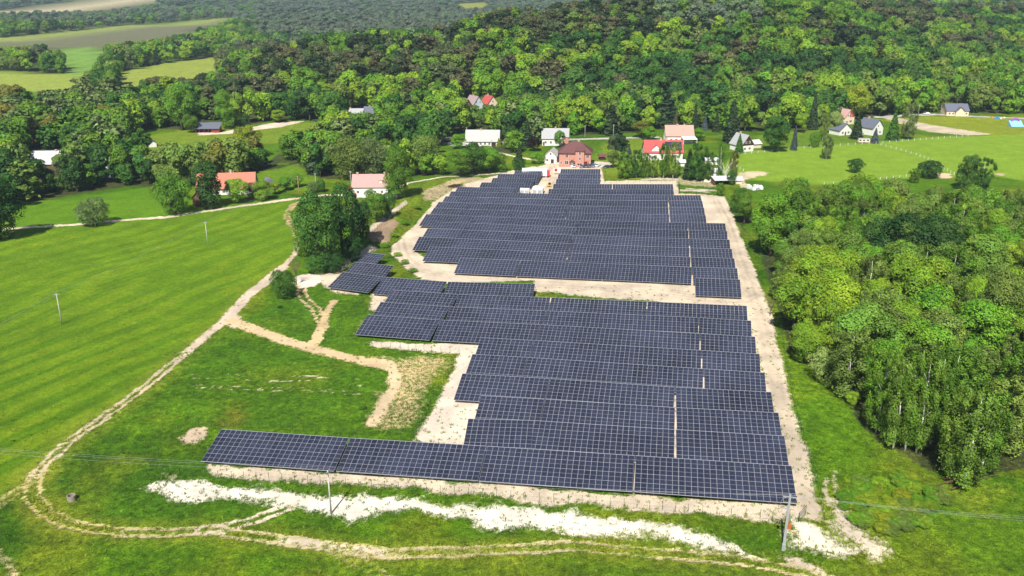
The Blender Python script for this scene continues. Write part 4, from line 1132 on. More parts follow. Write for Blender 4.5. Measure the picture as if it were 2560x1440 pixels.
# ---------------------------------------------------------------- vehicles and small things
def paint(name, c):
    m, n, out = new_mat(name)
    b = principled(n, out, c, .3, 0, .5)
    b.inputs["Coat Weight"].default_value = .6
    return m
m_carw, m_cars, m_cark, m_carr, m_carb = paint("white_car_paint", (.75, .75, .75)), paint("silver_car_paint", (.45, .47, .50)), paint("dark_car_paint", (.03, .035, .045)), paint("red_car_paint", (.5, .03, .03)), paint("blue_grey_car_paint", (.12, .16, .22))
def car(u, v, yaw, mat, label, van=False, L=4.4):
    p = G(u, v)
    t = empty("parked_car" if not van else "parked_van", p, math.radians(yaw)); tag(t, label, "van" if van else "car", "vehicles parked in the village")
    h = 2.0 if van else 1.45
    prof = [(-L / 2, .35), (-L / 2, .85), (-L / 2 + .25, .95), (-L * .28, .98), (-L * .12, h), (L * .30, h), (L * .45, 1.0), (L / 2, .9), (L / 2, .35)]
    if van: prof = [(-L / 2, .35), (-L / 2, 1.0), (-L * .36, 1.15), (-L * .24, h), (L * .48, h), (L / 2, h - .15), (L / 2, .35)]
    mb = MB(); n = len(prof); w = .88
    inset = lambda z: w - (.16 if z > 1.05 else 0)
    Lf = [(x, -inset(z), z) for x, z in prof]; Rt = [(x, inset(z), z) for x, z in prof]
    for i in range(n):
        j = (i + 1) % n; mb.poly([Lf[i], Lf[j], Rt[j], Rt[i]])
    mb.poly(Lf[::-1]); mb.poly(Rt)
    mb.build("body", [mat], t)
    if van:
        g = MB().poly([(-L * .355, -.72, 1.2), (-L * .355, .72, 1.2), (-L * .25, .70, h - .1), (-L * .25, -.70, h - .1)])
    else:
        g = MB()
        g.poly([(-L * .275, -.72, 1.02), (-L * .275, .72, 1.02), (-L * .135, .70, h - .06), (-L * .135, -.70, h - .06)])
        g.poly([(L * .315, -.7, h - .07), (L * .315, .7, h - .07), (L * .44, .72, 1.05), (L * .44, -.72, 1.05)])
    off = [(x - .03, y, z + .02) if x < 0 else (x + .03, y, z + .02) for x, y, z in g.v]; g.v = off
    for s in (-1, 1): g.poly([(-L * .2, s * .80, 1.08), (L * .36, s * .80, 1.08), (L * .28, s * .745, h - .1), (-L * .11, s * .745, h - .1)])
    g.build("window", [m_glass], t)
    for x in (-L * .32, L * .30):
        for s in (-1, 1):
            wh = MB().tube((x, s * .70, .32), (x, s * .90, .32), .32, .32, 12).build("wheel", [m_black], t)
            MB().tube((x, s * .90, .32), (x, s * .915, .32), .19, .17, 8).build("rim", [m_steel], wh)
    for s in (-1, 1): MB().box(-L / 2 - .02, -L / 2 + .05, s * .72 - .16, s * .72 + .16, .62, .8).build("headlight", [m_frame], t)
car(1436, 418, 80, m_cars, "silver car parked leftmost behind the far array")
car(1455, 419, 70, m_carb, "grey blue car parked second in the row behind the far array")
car(1464, 418, 65, m_cark, "dark car parked in the middle of the row behind the far array")
car(1474, 418, 65, m_cark, "second dark car in the row behind the far array")
car(1484, 417, 65, m_carb, "blue grey car near the end of the parked row")
car(1494, 416, 60, m_carw, "white car at the right end of the parked row")
car(1461, 408, 2, m_carw, "white van parked before the brick house garage", True, 5.2)
car(1517, 420, 20, m_cark, "small dark car alone right of the parked row", L=3.8)
car(2316, 286, 5, m_carw, "white car on the road near the rightmost house")
car(887, 492, 60, m_carr, "red car beside the annex of the white house", L=4.0)
car(792, 304, 5, m_cark, "dark car on the track above the riding ground")

def cabin(u, v, yaw, w, d, h, label, name="transformer_cabin", cat="cabin", mat=m_white, roofm=m_white):
    t = site(u, v, yaw, d, name, label, cat)
    MB().box(-w / 2, w / 2, -d / 2, d / 2, -.3, h).build("body", [mat], t)
    MB().box(-w / 2 - .15, w / 2 + .15, -d / 2 - .15, d / 2 + .15, h, h + .18).build("roof", [roofm], t)
    for x in (-w * .25, w * .25): MB().box(x - w * .19, x + w * .19, -d / 2 - .04, -d / 2 + .02, .1, h - .35).build("door", [m_steel], t)
    return t
cabin(1311, 487, -8, 3.8, 2.6, 2.3, "small white transformer cabin at the upper array, left one")
cabin(1343, 488, -8, 4.6, 5.6, 2.6, "larger white transformer cabin at the upper array, right one")
# long white trailer with red front at the gate
t = site(1338, 444, -4, 3, "trailer", "long white trailer with a red end at the site entrance", "trailer")
MB().box(-6.4, 5.6, -1.5, 1.5, .7, 4.0).build("box_body", [m_white], t)
MB().box(5.62, 7.0, -1.4, 1.4, .6, 3.2).build("cab", [paint("red_cab_paint", (.62, .03, .05))], t)
for x in (-5, -3.8, 4.2, 6.2):
    for s in (-1, 1): MB().tube((x, s * 1.2, .48), (x, s * 1.5, .48), .48, .48, 12).build("wheel", [m_black], t)
t = site(1394, 437, 10, 1.5, "banner", "round red and white sign board at the site entrance", "sign")
MB().box(-1.8, 1.8, -.05, .05, 1.2, 3.0).build("board", [m_white], t)
MB().tube((-.7, -.07, 2.2), (-.7, -.055, 2.2), .75, .75, 14).build("red_disc", [m_carr], t)
for x in (-1.6, 1.6): MB().tube((x, 0, -.2), (x, 0, 3.0), .06, n=5).build("post", [m_steel], t)
# people-height equipment at the cabins: yellow compressor
t = site(1373, 468, 5, 1.5, "compressor", "small yellow compressor beside the lane through the array", "machine")
MB().box(-1.1, 1.1, -.5, .5, .35, 1.1, 0, .12).build("hood", [paint("yellow_machine_paint", (.6, .38, .03))], t)
MB().box(-.3, .9, -.45, .45, 1.1, 1.9, 0, .1).build("engine", [m_black], t)
for s in (-1, 1): MB().tube((0, s * .5, .3), (0, s * .7, .3), .3, .3, 10).build("wheel", [m_black], t)
# caravan
t = site(2160, 358, -4, 2.3, "caravan", "old beige caravan with grey roof beside the blue spruce", "caravan")
MB().box(-3.2, 3.2, -1.15, 1.15, .5, 2.5, 0, .12).build("body", [W_CREAM], t)
MB().box(-3.2, 3.2, -1.2, 1.2, 2.51, 2.65, 0, .1).build("roof", [m_steel], t)
for x in (-2.2, -.2, 2.0): MB().box(x - .55, x + .55, -1.16, -1.05, 1.3, 2.0).build("window", [m_glass], t)
for s in (-1, 1): MB().tube((0, s * 1.0, .35), (0, s * 1.2, .35), .35, .35, 10).build("wheel", [m_black], t)
# scrap yard shed and tarps
t = site(1812, 463, 6, 5, "scrap_shed", "open scrap yard shed with a pale tin roof", "shed")
MB().poly([(-5, -3, 2.3), (5, -3, 2.3), (5, 3, 3.2), (-5, 3, 3.2)]).poly([(-5, -3, 2.2), (-5, 3, 3.1), (5, 3, 3.1), (5, -3, 2.2)]).poly([(-5, -3, 2.2), (5, -3, 2.2), (5, -3, 2.3), (-5, -3, 2.3)]).build("roof", [R_SILVER], t)
MB().box(-4.8, 4.8, 2.6, 2.8, -.3, 3.0).box(-4.8, -4.6, -2.6, 2.6, -.3, 2.4).box(4.6, 4.8, -2.6, 2.6, -.3, 2.4).build("wall", [W_WOOD], t)
house(1842, 460, 4, 5, 4, 1.8, 1.0, W_CREAM, R_SILVER, "small cream hut beside the open scrap yard shed", name="hut", cat="hut")
house(1778, 440, -6, 8, 5, 2.0, 1.2, W_WHITE, R_SILVER, "pale long hut in the scrap yard behind the trees", name="hut", cat="hut")
house(1782, 412, -3, 8, 5, 2.2, .9, W_WHITE, R_SILVER, "white flat hut behind the scrap yard trees", name="hut", cat="hut")
house(1700, 416, 0, 5, 4, 2.0, 1.0, W_WHITE, R_SILVER, "white shed at the right of the red roofed house", name="shed", cat="shed")
rp = random.Random(5)
def heap(u, v, n, rx, ry, mats, name, label, cat, size=.5, hgt=1.0, part="item"):
    p = G(u, v); t = empty(name, p); tag(t, label, cat)
    for i in range(n):
        a, q = rp.uniform(0, 6.28), math.sqrt(rp.random())
        x, y = rx * q * math.cos(a), ry * q * math.sin(a); s = size * rp.uniform(.6, 1.4)
        z = tz(p.x + x, p.y + y) - p.z + hgt * (1 - q) * rp.random()
        o = MB().box(-s, s, -s * .7, s * .7, -.1, s * 1.1, 0, s * .25).build(part, [rp.choice(mats)], t)
        o.location = (x, y, z); o.rotation_euler = (rp.uniform(-.3, .3), rp.uniform(-.3, .3), rp.uniform(0, 3))
m_grey = mat_plain("grey_plastic", (.3, .32, .36), .6); m_tarp = mat_plain("blue_tarp", (.05, .22, .5), .5)
heap(990, 492, 16, 5, 2.0, [m_white, m_white, m_grey, m_cars], "junk_heap", "heap of white and grey junk beside the tall tree of the white house", "junk", .5, .8, "sack")
heap(1795, 455, 14, 8, 2.5, [m_white, m_grey, R_SILVER, W_CREAM], "junk_heap", "scattered pale junk in the scrap yard", "junk", .6, .8, "crate")
heap(1885, 472, 10, 4, 2.5, [m_white, m_white, m_grey], "junk_heap", "white wrapped bales at the edge of the near wood", "junk", .9, .9, "bale")
heap(1402, 356, 12, 6, 3, [m_white, m_grey, m_tarp, m_black], "junk_heap", "clutter with a blue tarp before the grey roofed house", "junk", .7, .6, "crate")
heap(2500, 296, 8, 14, 4, [m_white, m_white, paint("orange_cloth", (.6, .25, .05)), m_tarp], "stalls", "row of small white stalls on the upper right field", "stalls", .9, .1, "stall")
# inflatable slide
t = site(2545, 318, 0, 5, "bouncy_castle", "blue inflatable slide with a purple arch at the right edge", "inflatable")
MB().poly([(-4, -2.5, .2), (4, -2.5, .2), (4, 2.5, 3.6), (-4, 2.5, 3.6)]).poly([(-4, -2.5, 0), (-4, 2.5, 0), (-4, 2.5, 3.6), (-4, -2.5, .2)]).poly([(4, -2.5, 0), (4, -2.5, .2), (4, 2.5, 3.6), (4, 2.5, 0)]).poly([(-4, 2.5, 0), (4, 2.5, 0), (4, 2.5, 3.6), (-4, 2.5, 3.6)]).build("slide", [paint("light_blue_vinyl", (.25, .5, .75))], t)
mb = MB()
for k in range(10):
    a0, a1 = math.pi * k / 10, math.pi * (k + 1) / 10
    mb.tube((2.6 * math.cos(a0), 2.0, 2.4 + 2.4 * math.sin(a0)), (2.6 * math.cos(a1), 2.0, 2.4 + 2.4 * math.sin(a1)), .5, n=7)
mb.build("arch", [paint("purple_vinyl", (.35, .08, .4))], t)
# logs and brushwood
def logs(u, v, n, L, yaw, mat, name, label, spread=2.0, r=.16):
    p = G(u, v); t = empty(name, p, math.radians(yaw)); tag(t, label, "logs")
    for i in range(n):
        y, z = rp.uniform(-spread, spread) * .5, rp.uniform(.1, .5)
        x = rp.uniform(-L, L) * .3; l = L * rp.uniform(.35, .6); a = rp.uniform(-.25, .25)
        MB().tube((x - l * math.cos(a), y - l * math.sin(a), z), (x + l * math.cos(a), y + l * math.sin(a), z + rp.uniform(-.1, .3)), r * rp.uniform(.6, 1.2), r * .5, 6).build("log", [mat], t)
m_log = mat_plain("pale_log", (.50, .44, .36), .85, 0, .2, .2, 3)
logs(1655, 450, 12, 14, 0, m_log, "log_pile", "long pale logs lying at the foot of the birch row")
logs(1745, 478, 22, 12, -12, m_log, "log_pile", "pile of pale felled branches behind the right part of the far array", 5, .12)
logs(2420, 1208, 5, 9, 14, W_WOOD, "fallen_trunk", "fallen trunk with branches at the foot of the foremost birch", 2.5, .13)
logs(1128, 466, 40, 9, 5, m_dwood, "brush_heap", "heap of dark brushwood on the bank above the far array", 6, .12)
# ---------------------------------------------------------------- tree meshes (height 1, crown width 1) shared by all trees
def leaf_material(name, use_instancer):
    m, n, out = new_mat(name)
    if use_instancer:
        src = nd(n, "ShaderNodeAttribute", attribute_name="tint", attribute_type='INSTANCER').outputs["Color"]
    else:
        src = nd(n, "ShaderNodeObjectInfo").outputs["Color"]
    at = nd(n, "ShaderNodeAttribute", attribute_name="shade")
    sc_ = nd(n, "ShaderNodeVectorMath", operation='SCALE')
    n.links.new(src, sc_.inputs[0]); n.links.new(at.outputs["Fac"], sc_.inputs["Scale"])
    hs = nd(n, "ShaderNodeHueSaturation")
    n.links.new(sc_.outputs[0], hs.inputs["Color"])
    hm = nd(n, "ShaderNodeAttribute", attribute_name="hue")
    n.links.new(hm.outputs["Fac"], hs.inputs["Hue"])
    b = nd(n, "ShaderNodeBsdfPrincipled"); setin(b, Roughness=0.62); b.inputs["Specular IOR Level"].default_value = 0.25
    t = nd(n, "ShaderNodeBsdfTranslucent")
    mx = nd(n, "ShaderNodeMixShader"); mx.inputs[0].default_value = 0.22
    n.links.new(hs.outputs[0], b.inputs["Base Color"]); n.links.new(hs.outputs[0], t.inputs["Color"])
    n.links.new(b.outputs[0], mx.inputs[1]); n.links.new(t.outputs[0], mx.inputs[2])
    n.links.new(mx.outputs[0], out.inputs[0])
    return m
m_leaf = leaf_material("foliage", False)
m_leaf_i = leaf_material("foliage_wood", True)
m_bark = mat_plain("bark", (0.10, 0.075, 0.05), 0.9, 0, 0.1, 0.35, 3.0)
m_barkp = mat_plain("pine_bark", (0.20, 0.11, 0.06), 0.9, 0, 0.1, 0.35, 3.0)
m_birchb = mat_plain("birch_bark", (0.62, 0.60, 0.54), 0.8, 0, 0.2, 0.35, 6.0)

ASP = [1.0]          # width to height of the crown being built, so that leaves keep their shape
ASPECT = {"broad": 0.72, "birch": 0.45, "pine": 0.6, "spruce": 0.5, "column": 0.62, "bush": 1.25, "willow": 0.95}
def leaf_mesh(name, P, N, size, rng, mat, aspect=1.0):
    n = len(P)
    P = P * np.array([ASP[0], ASP[0], 1.0])
    N = N / (np.linalg.norm(N, axis=1, keepdims=True) + 1e-9)
    r = rng.normal(size=(n, 3))
    T = np.cross(N, r); T /= np.linalg.norm(T, axis=1, keepdims=True) + 1e-9
    B = np.cross(N, T)
    s = (size * rng.uniform(0.65, 1.35, n))[:, None]
    k = rng.uniform(0.6, 1.0, (n, 1)) * aspect
    j = rng.uniform(-0.35, 0.35, (n, 4, 1))
    c = [(-1, -1), (1, -1), (1, 1), (-1, 1)]
    V = np.stack([P + s * 0.5 * ((a + j[:, q]) * T + (b_) * k * B) + N * s * 0.12 * (a * b_) for q, (a, b_) in enumerate(c)], 1)
    Q = np.arange(n * 4).reshape(n, 4)
    me = np_mesh(name, V.reshape(-1, 3), Q, [mat])
    return me

def add_attr(me, shade, hue):
    for nm, a in (("shade", shade), ("hue", hue)):
        at = me.attributes.new(nm, 'FLOAT', 'FACE')
        at.data.foreach_set("value", a.astype(np.float32))

def lobed_points(rng, n, centers, radii, squash=0.85):
    vol = radii ** 2
    idx = rng.choice(len(centers), n, p=vol / vol.sum())
    d = rng.normal(size=(n, 3)); d /= np.linalg.norm(d, axis=1, keepdims=True)
    d[:, 2] = np.where(rng.random(n) < 0.7, np.abs(d[:, 2]), d[:, 2])
    r = radii[idx] * rng.uniform(0.78, 1.08, n)
    P = centers[idx] + d * r[:, None] * np.array([1, 1, squash])
    # drop what lies deep inside another lobe
    dd = np.linalg.norm((P[:, None, :] - centers[None]) / np.array([1, 1, squash]), axis=2) / radii[None]
    dd[np.arange(n), idx] = 9
    ok = dd.min(1) > 0.72
    return P[ok], d[ok], idx[ok]

def crown_broad(seed, n, leaf, lobes=20, rz=0.44, cz=0.54, low=False, loose=0.0, name="crown"):
    rng = np.random.default_rng(seed)
    C, Rr = [], []
    for i in range(lobes):
        z = rng.uniform(-1, 1)
        a = rng.uniform(0, 2 * math.pi)
        q = math.sqrt(max(0.02, 1 - (z * 0.9) ** 2)) * (0.55 + 0.5 * rng.random()) 
        if i < 3: q *= 0.25
        prof = 1.0 if z > 0 else 0.95 + 0.25 * z
        C.append((0.34 * q * prof * math.cos(a), 0.34 * q * prof * math.sin(a), cz + rz * 0.80 * z))
        Rr.append(rng.uniform(0.12, 0.20))
    C, Rr = np.array(C), np.array(Rr)
    C[:, 2] += (0.985 - (C[:, 2] + Rr * 0.85).max())
    C[:, :2] *= 1 + 0.2 * rng.normal(size=(lobes, 1)) * 0.5
    P, N, idx = lobed_points(rng, int(n * 1.35), C, Rr)
    P += rng.normal(size=P.shape) * (0.012 + loose)
    rr_ = np.hypot(P[:, 0], P[:, 1])
    P[:, :2] *= 0.5 / np.percentile(rr_, 97)
    N = N + rng.normal(size=N.shape) * 0.38 + np.array([0, -0.0, 0.25])
    me = leaf_mesh(name, P, N, leaf, rng, m_leaf)
    lob = rng.uniform(0.78, 1.22, lobes)
    add_attr(me, lob[idx] * rng.uniform(0.82, 1.18, len(P)), 0.5 + rng.uniform(-0.012, 0.012, lobes)[idx] + rng.normal(size=len(P)) * 0.006)
    return me

def crown_birch(seed, n, leaf, name="crown"):
    """loose upright crown of many small separate sprays"""
    rng = np.random.default_rng(seed)
    L = 60
    z = rng.uniform(0.12, 0.97, L)
    prof = 0.40 * np.sqrt(np.clip(1 - ((z - 0.50) / 0.56) ** 2, 0.02, 1)) * np.where(z > 0.6, 1.0, 0.85)
    a = np.arange(L) * 2.399 + rng.normal(size=L) * 0.3
    q = prof * np.sqrt(rng.random(L))
    C = np.stack([q * np.cos(a), q * np.sin(a), z], 1)
    Rr = rng.uniform(0.05, 0.09, L) * (1.15 - 0.45 * z)
    idx = rng.integers(0, L, n)
    P = C[idx] + rng.normal(size=(n, 3)) * Rr[idx][:, None] * np.array([0.55, 0.55, 0.62])
    P[:, 2] -= 0.16 * np.hypot(P[:, 0] - C[idx, 0], P[:, 1] - C[idx, 1])
    P[:, 2] = np.clip(P[:, 2], 0.1, 1.0)
    P[:, :2] *= 0.46 / np.percentile(np.hypot(P[:, 0], P[:, 1]), 97)
    N = rng.normal(size=(n, 3)) * 0.8 + (P - C[idx]) / Rr[idx][:, None] + np.array([0, 0, 0.3])
    me = leaf_mesh(name, P, N, leaf, rng, m_leaf, 1.0)
    add_attr(me, rng.uniform(0.75, 1.25, L)[idx] * rng.uniform(0.75, 1.3, n), 0.5 + rng.normal(size=n) * 0.006)
    return me

def crown_spruce(seed, n, leaf, name="crown", wide=0.5):
    rng = np.random.default_rng(seed)
    tiers = 15
    z = 1 - np.sqrt(rng.random(n)) * 0.97
    tier = np.floor(z * tiers)
    fr = z * tiers - tier
    a = rng.uniform(0, 2 * math.pi, n)
    nb = 9
    bi = np.floor(a / (2 * math.pi) * nb + tier * 0.37)
    bl = 0.72 + 0.28 * _hash(bi, tier, seed)
    ac = (bi + 0.5 - tier * 0.37) / nb * 2 * math.pi
    a = ac + (a - ac) * 0.75
    r = wide * (1 - z) ** 0.85 * (1.0 - 0.45 * fr) * bl * rng.uniform(0.55, 1.0, n)
    P = np.stack([r * np.cos(a), r * np.sin(a), z - 0.05 * r / wide], 1)
    N = np.stack([np.cos(a) * 0.7, np.sin(a) * 0.7, np.full(n, 0.8)], 1) + rng.normal(size=(n, 3)) * 0.55
    me = leaf_mesh(name, P, N, leaf, rng, m_leaf, 0.8)
    add_attr(me, rng.uniform(0.6, 1.35, n) * (0.8 + 0.3 * bl), 0.5 + rng.normal(size=n) * 0.008)
    return me

def crown_pine(seed, n, leaf, name="crown"):
    rng = np.random.default_rng(seed)
    L = 24
    z = rng.uniform(0.38, 0.93, L)
    a = np.arange(L) * 2.399
    q = 0.30 * np.sqrt(np.clip(1 - ((z - 0.62) / 0.40) ** 2, 0.05, 1)) * rng.uniform(0.3, 1.0, L)
    C = np.stack([q * np.cos(a), q * np.sin(a), z], 1)
    C[0] = (0, 0, 0.92)
    Rr = rng.uniform(0.10, 0.17, L)
    C[:, 2] += 0.99 - (C[:, 2] + 0.6 * Rr).max()
    P, N, idx = lobed_points(rng, int(n * 1.5), C, Rr, 0.6)
    P += rng.normal(size=P.shape) * 0.015
    P[:, :2] *= 0.48 / np.percentile(np.hypot(P[:, 0], P[:, 1]), 97)
    N = N + rng.normal(size=N.shape) * 0.7
    me = leaf_mesh(name, P, N, leaf, rng, m_leaf, 0.7)
    lob = rng.uniform(0.75, 1.25, L)
    add_attr(me, lob[idx] * rng.uniform(0.7, 1.25, len(P)), 0.5 + rng.uniform(-0.015, 0.015, L)[idx])
    return me

def trunk_mesh(seed, kind):
    rng = random.Random(seed)
    mb = MB()
    if kind in ("spruce",):
        mb.tube((0, 0, -0.03), (0, 0, 0.9), 0.016, 0.003, 6)
        mat = m_bark
    elif kind == "pine":
        mb.tube((0, 0, -0.03), (0.01, 0, 0.5), 0.017, 0.011, 6)
        mb.tube((0.01, 0, 0.5), (0, 0.01, 0.93), 0.011, 0.003, 6)
        for i in range(7):
            a = i * 2.4; z = 0.5 + 0.05 * i
            mb.tube((0, 0, z), (0.17 * math.cos(a), 0.17 * math.sin(a), z + 0.08), 0.005, 0.002, 4)
        mat = m_barkp
    elif kind == "birch":
        p = Vector((0, 0, -0.03))
        for k in range(5):
            q = Vector((rng.uniform(-.02, .02), rng.uniform(-.02, .02), 0.18 * (k + 1)))
            mb.tube(p, q, 0.0125 - 0.002 * k, 0.0105 - 0.002 * k, 6); p = q
        for i in range(8):
            a = i * 2.4; z = 0.34 + 0.05 * i
            mb.tube((0, 0, z), (0.10 * math.cos(a), 0.10 * math.sin(a), z + 0.13), 0.0024, 0.0010, 4)
        mat = m_birchb
    elif kind == "bush":
        for i in range(5):
            a = i * 1.3
            mb.tube((0.03 * math.cos(a), 0.03 * math.sin(a), -0.03), (0.22 * math.cos(a), 0.22 * math.sin(a), 0.55), 0.014, 0.005, 5)
        mat = m_bark
    else:
        mb.tube((0, 0, -0.03), (0.005, 0, 0.2), 0.028, 0.021, 7)
        mb.tube((0.005, 0, 0.2), (0, 0.01, 0.72), 0.021, 0.006, 7)
        for i in range(8):
            a = i * 2.4 + rng.random(); z = 0.2 + 0.055 * i
            e = Vector((0.27 * math.cos(a), 0.27 * math.sin(a), z + 0.2 + 0.05 * rng.random()))
            s_ = Vector((0, 0, z)); mid = s_.lerp(e, 0.5) + Vector((0, 0, -0.02))
            mb.tube(s_, mid, 0.009, 0.006, 5); mb.tube(mid, e, 0.006, 0.002, 5)
        mat = m_bark
    return mb.mesh("trunk", [mat], True)

CROWNS = {}
def prep_crowns():
    for i in range(5):
        ASP[0] = ASPECT["broad"]; CROWNS[("broad", 1, i)] = crown_broad(100 + i, 11000, 0.0195, lobes=(26, 34, 20, 44, 30)[i], rz=(.44, .48, .40, .50, .46)[i], cz=(.54, .5, .58, .48, .52)[i])
    for i, (lb, rz_, cz_, nn) in enumerate(((24, .44, .54, 1000), (14, .40, .58, 900), (34, .47, .50, 1200), (18, .36, .62, 900), (40, .44, .54, 1200), (11, .42, .56, 800), (28, .48, .5, 1100), (20, .34, .64, 900))):
        ASP[0] = ASPECT["broad"]; CROWNS[("broad", 0, i)] = crown_broad(120 + i, int(nn * 1.7), 0.049, lobes=lb, rz=rz_, cz=cz_)
    for i in range(5, 8): ASP[0] = ASPECT["broad"]; CROWNS[("broad", 1, i)] = crown_broad(100 + i, 11000, 0.0195, lobes=(16, 34, 44)[i - 5], rz=(.4, .47, .36)[i - 5], cz=(.58, .5, .6)[i - 5])
    for i in range(2):
        ASP[0] = ASPECT["willow"]; CROWNS[("willow", 1, i)] = crown_broad(140 + i, 7000, 0.024, lobes=36, rz=0.44, cz=0.5, loose=0.02)
        ASP[0] = ASPECT["willow"]; CROWNS[("willow", 0, i)] = crown_broad(150 + i, 650, 0.075, lobes=24, rz=0.42, cz=0.52, loose=0.02)
        ASP[0] = ASPECT["column"]; CROWNS[("column", 1, i)] = crown_broad(160 + i, 10000, 0.026, lobes=60, rz=0.50, cz=0.45)
        ASP[0] = ASPECT["column"]; CROWNS[("column", 0, i)] = crown_broad(165 + i, 700, 0.08, lobes=22, rz=0.50, cz=0.45)
        ASP[0] = ASPECT["bush"]; CROWNS[("bush", 1, i)] = crown_broad(170 + i, 9500, 0.030, lobes=60, rz=0.50, cz=0.40)
        ASP[0] = ASPECT["bush"]; CROWNS[("bush", 0, i)] = crown_broad(175 + i, 700, 0.09, lobes=30, rz=0.50, cz=0.40)
    for i in range(3):
        ASP[0] = ASPECT["birch"]; CROWNS[("birch", 1, i)] = crown_birch(180 + i, 12000, 0.0135)
        ASP[0] = ASPECT["birch"]; CROWNS[("birch", 0, i)] = crown_birch(190 + i, 900, 0.055)
        ASP[0] = ASPECT["spruce"]; CROWNS[("spruce", 1, i)] = crown_spruce(200 + i, 4500, 0.040)
        ASP[0] = ASPECT["spruce"]; CROWNS[("spruce", 0, i)] = crown_spruce(210 + i, 620, 0.10)
        ASP[0] = ASPECT["pine"]; CROWNS[("pine", 1, i)] = crown_pine(220 + i, 3600, 0.035)
        ASP[0] = ASPECT["pine"]; CROWNS[("pine", 0, i)] = crown_pine(230 + i, 1100, 0.06)
prep_crowns()
NVAR = {"broad": 8, "willow": 2, "column": 2, "bush": 2, "birch": 3, "spruce": 3, "pine": 3}
TRUNKS = {k: [trunk_mesh(300 + 7 * i, k) for i in range(2)] for k in ("broad", "birch", "spruce", "pine", "bush")}
TNAME = {"broad": "broadleaf_tree", "willow": "willow_tree", "column": "columnar_tree", "bush": "bush", "birch": "birch_tree", "spruce": "spruce_tree", "pine": "pine_tree"}
TCAT = {"broad": "tree", "willow": "tree", "column": "tree", "bush": "bush", "birch": "tree", "spruce": "tree", "pine": "tree"}

COLS = {
    "lime": (0.235, 0.390, 0.030), "fresh": (0.150, 0.330, 0.026), "mid": (0.120, 0.250, 0.024), "deep": (0.064, 0.170, 0.026), "dark": (0.036, 0.108, 0.020),
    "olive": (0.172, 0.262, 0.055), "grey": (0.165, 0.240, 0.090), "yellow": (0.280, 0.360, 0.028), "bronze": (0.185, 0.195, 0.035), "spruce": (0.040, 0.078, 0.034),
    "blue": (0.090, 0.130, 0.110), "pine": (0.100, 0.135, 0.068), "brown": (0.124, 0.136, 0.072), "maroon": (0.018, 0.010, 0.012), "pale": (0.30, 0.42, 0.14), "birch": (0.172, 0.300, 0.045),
    "hazed_pine": (0.150, 0.195, 0.165), "hazed_leaf": (0.150, 0.245, 0.130), "lilac": (0.36, 0.33, 0.40), "red": (0.42, 0.05, 0.03),  # first two: distance haze mixed into the leaf colour
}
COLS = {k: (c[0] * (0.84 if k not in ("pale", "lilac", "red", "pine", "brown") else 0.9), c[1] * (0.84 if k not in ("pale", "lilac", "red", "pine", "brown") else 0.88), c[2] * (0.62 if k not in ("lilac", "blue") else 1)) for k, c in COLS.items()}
rt = random.Random(11)
def make_tree(x, y, h, w, kind, colr, label, group=None, var=None, z=None, lod=None):
    zz = tz(x, y) if z is None else z
    dist = math.hypot(x, y)
    if lod is None: lod = 1 if dist < 360 else 0
    var = rt.randrange(NVAR[kind]) if var is None else var % NVAR[kind]
    t = empty(TNAME[kind], (x, y, zz), rt.uniform(0, 6.283))
    tag(t, label, TCAT[kind], group)
    c = COLS[colr] if isinstance(colr, str) else colr
    j = rt.uniform(0.86, 1.14)
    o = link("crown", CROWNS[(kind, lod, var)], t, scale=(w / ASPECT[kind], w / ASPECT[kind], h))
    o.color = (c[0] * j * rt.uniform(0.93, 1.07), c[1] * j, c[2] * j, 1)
    tk = kind if kind in TRUNKS else "broad"
    link("trunk", TRUNKS[tk][var % 2], t, scale=(h * 0.9, h * 0.9, h) if kind != "bush" else (w, w, h))
    return t
def ppm(x, y, z=0.0):
    return FPX / (y * CP + (CAM_H - z) * SP)
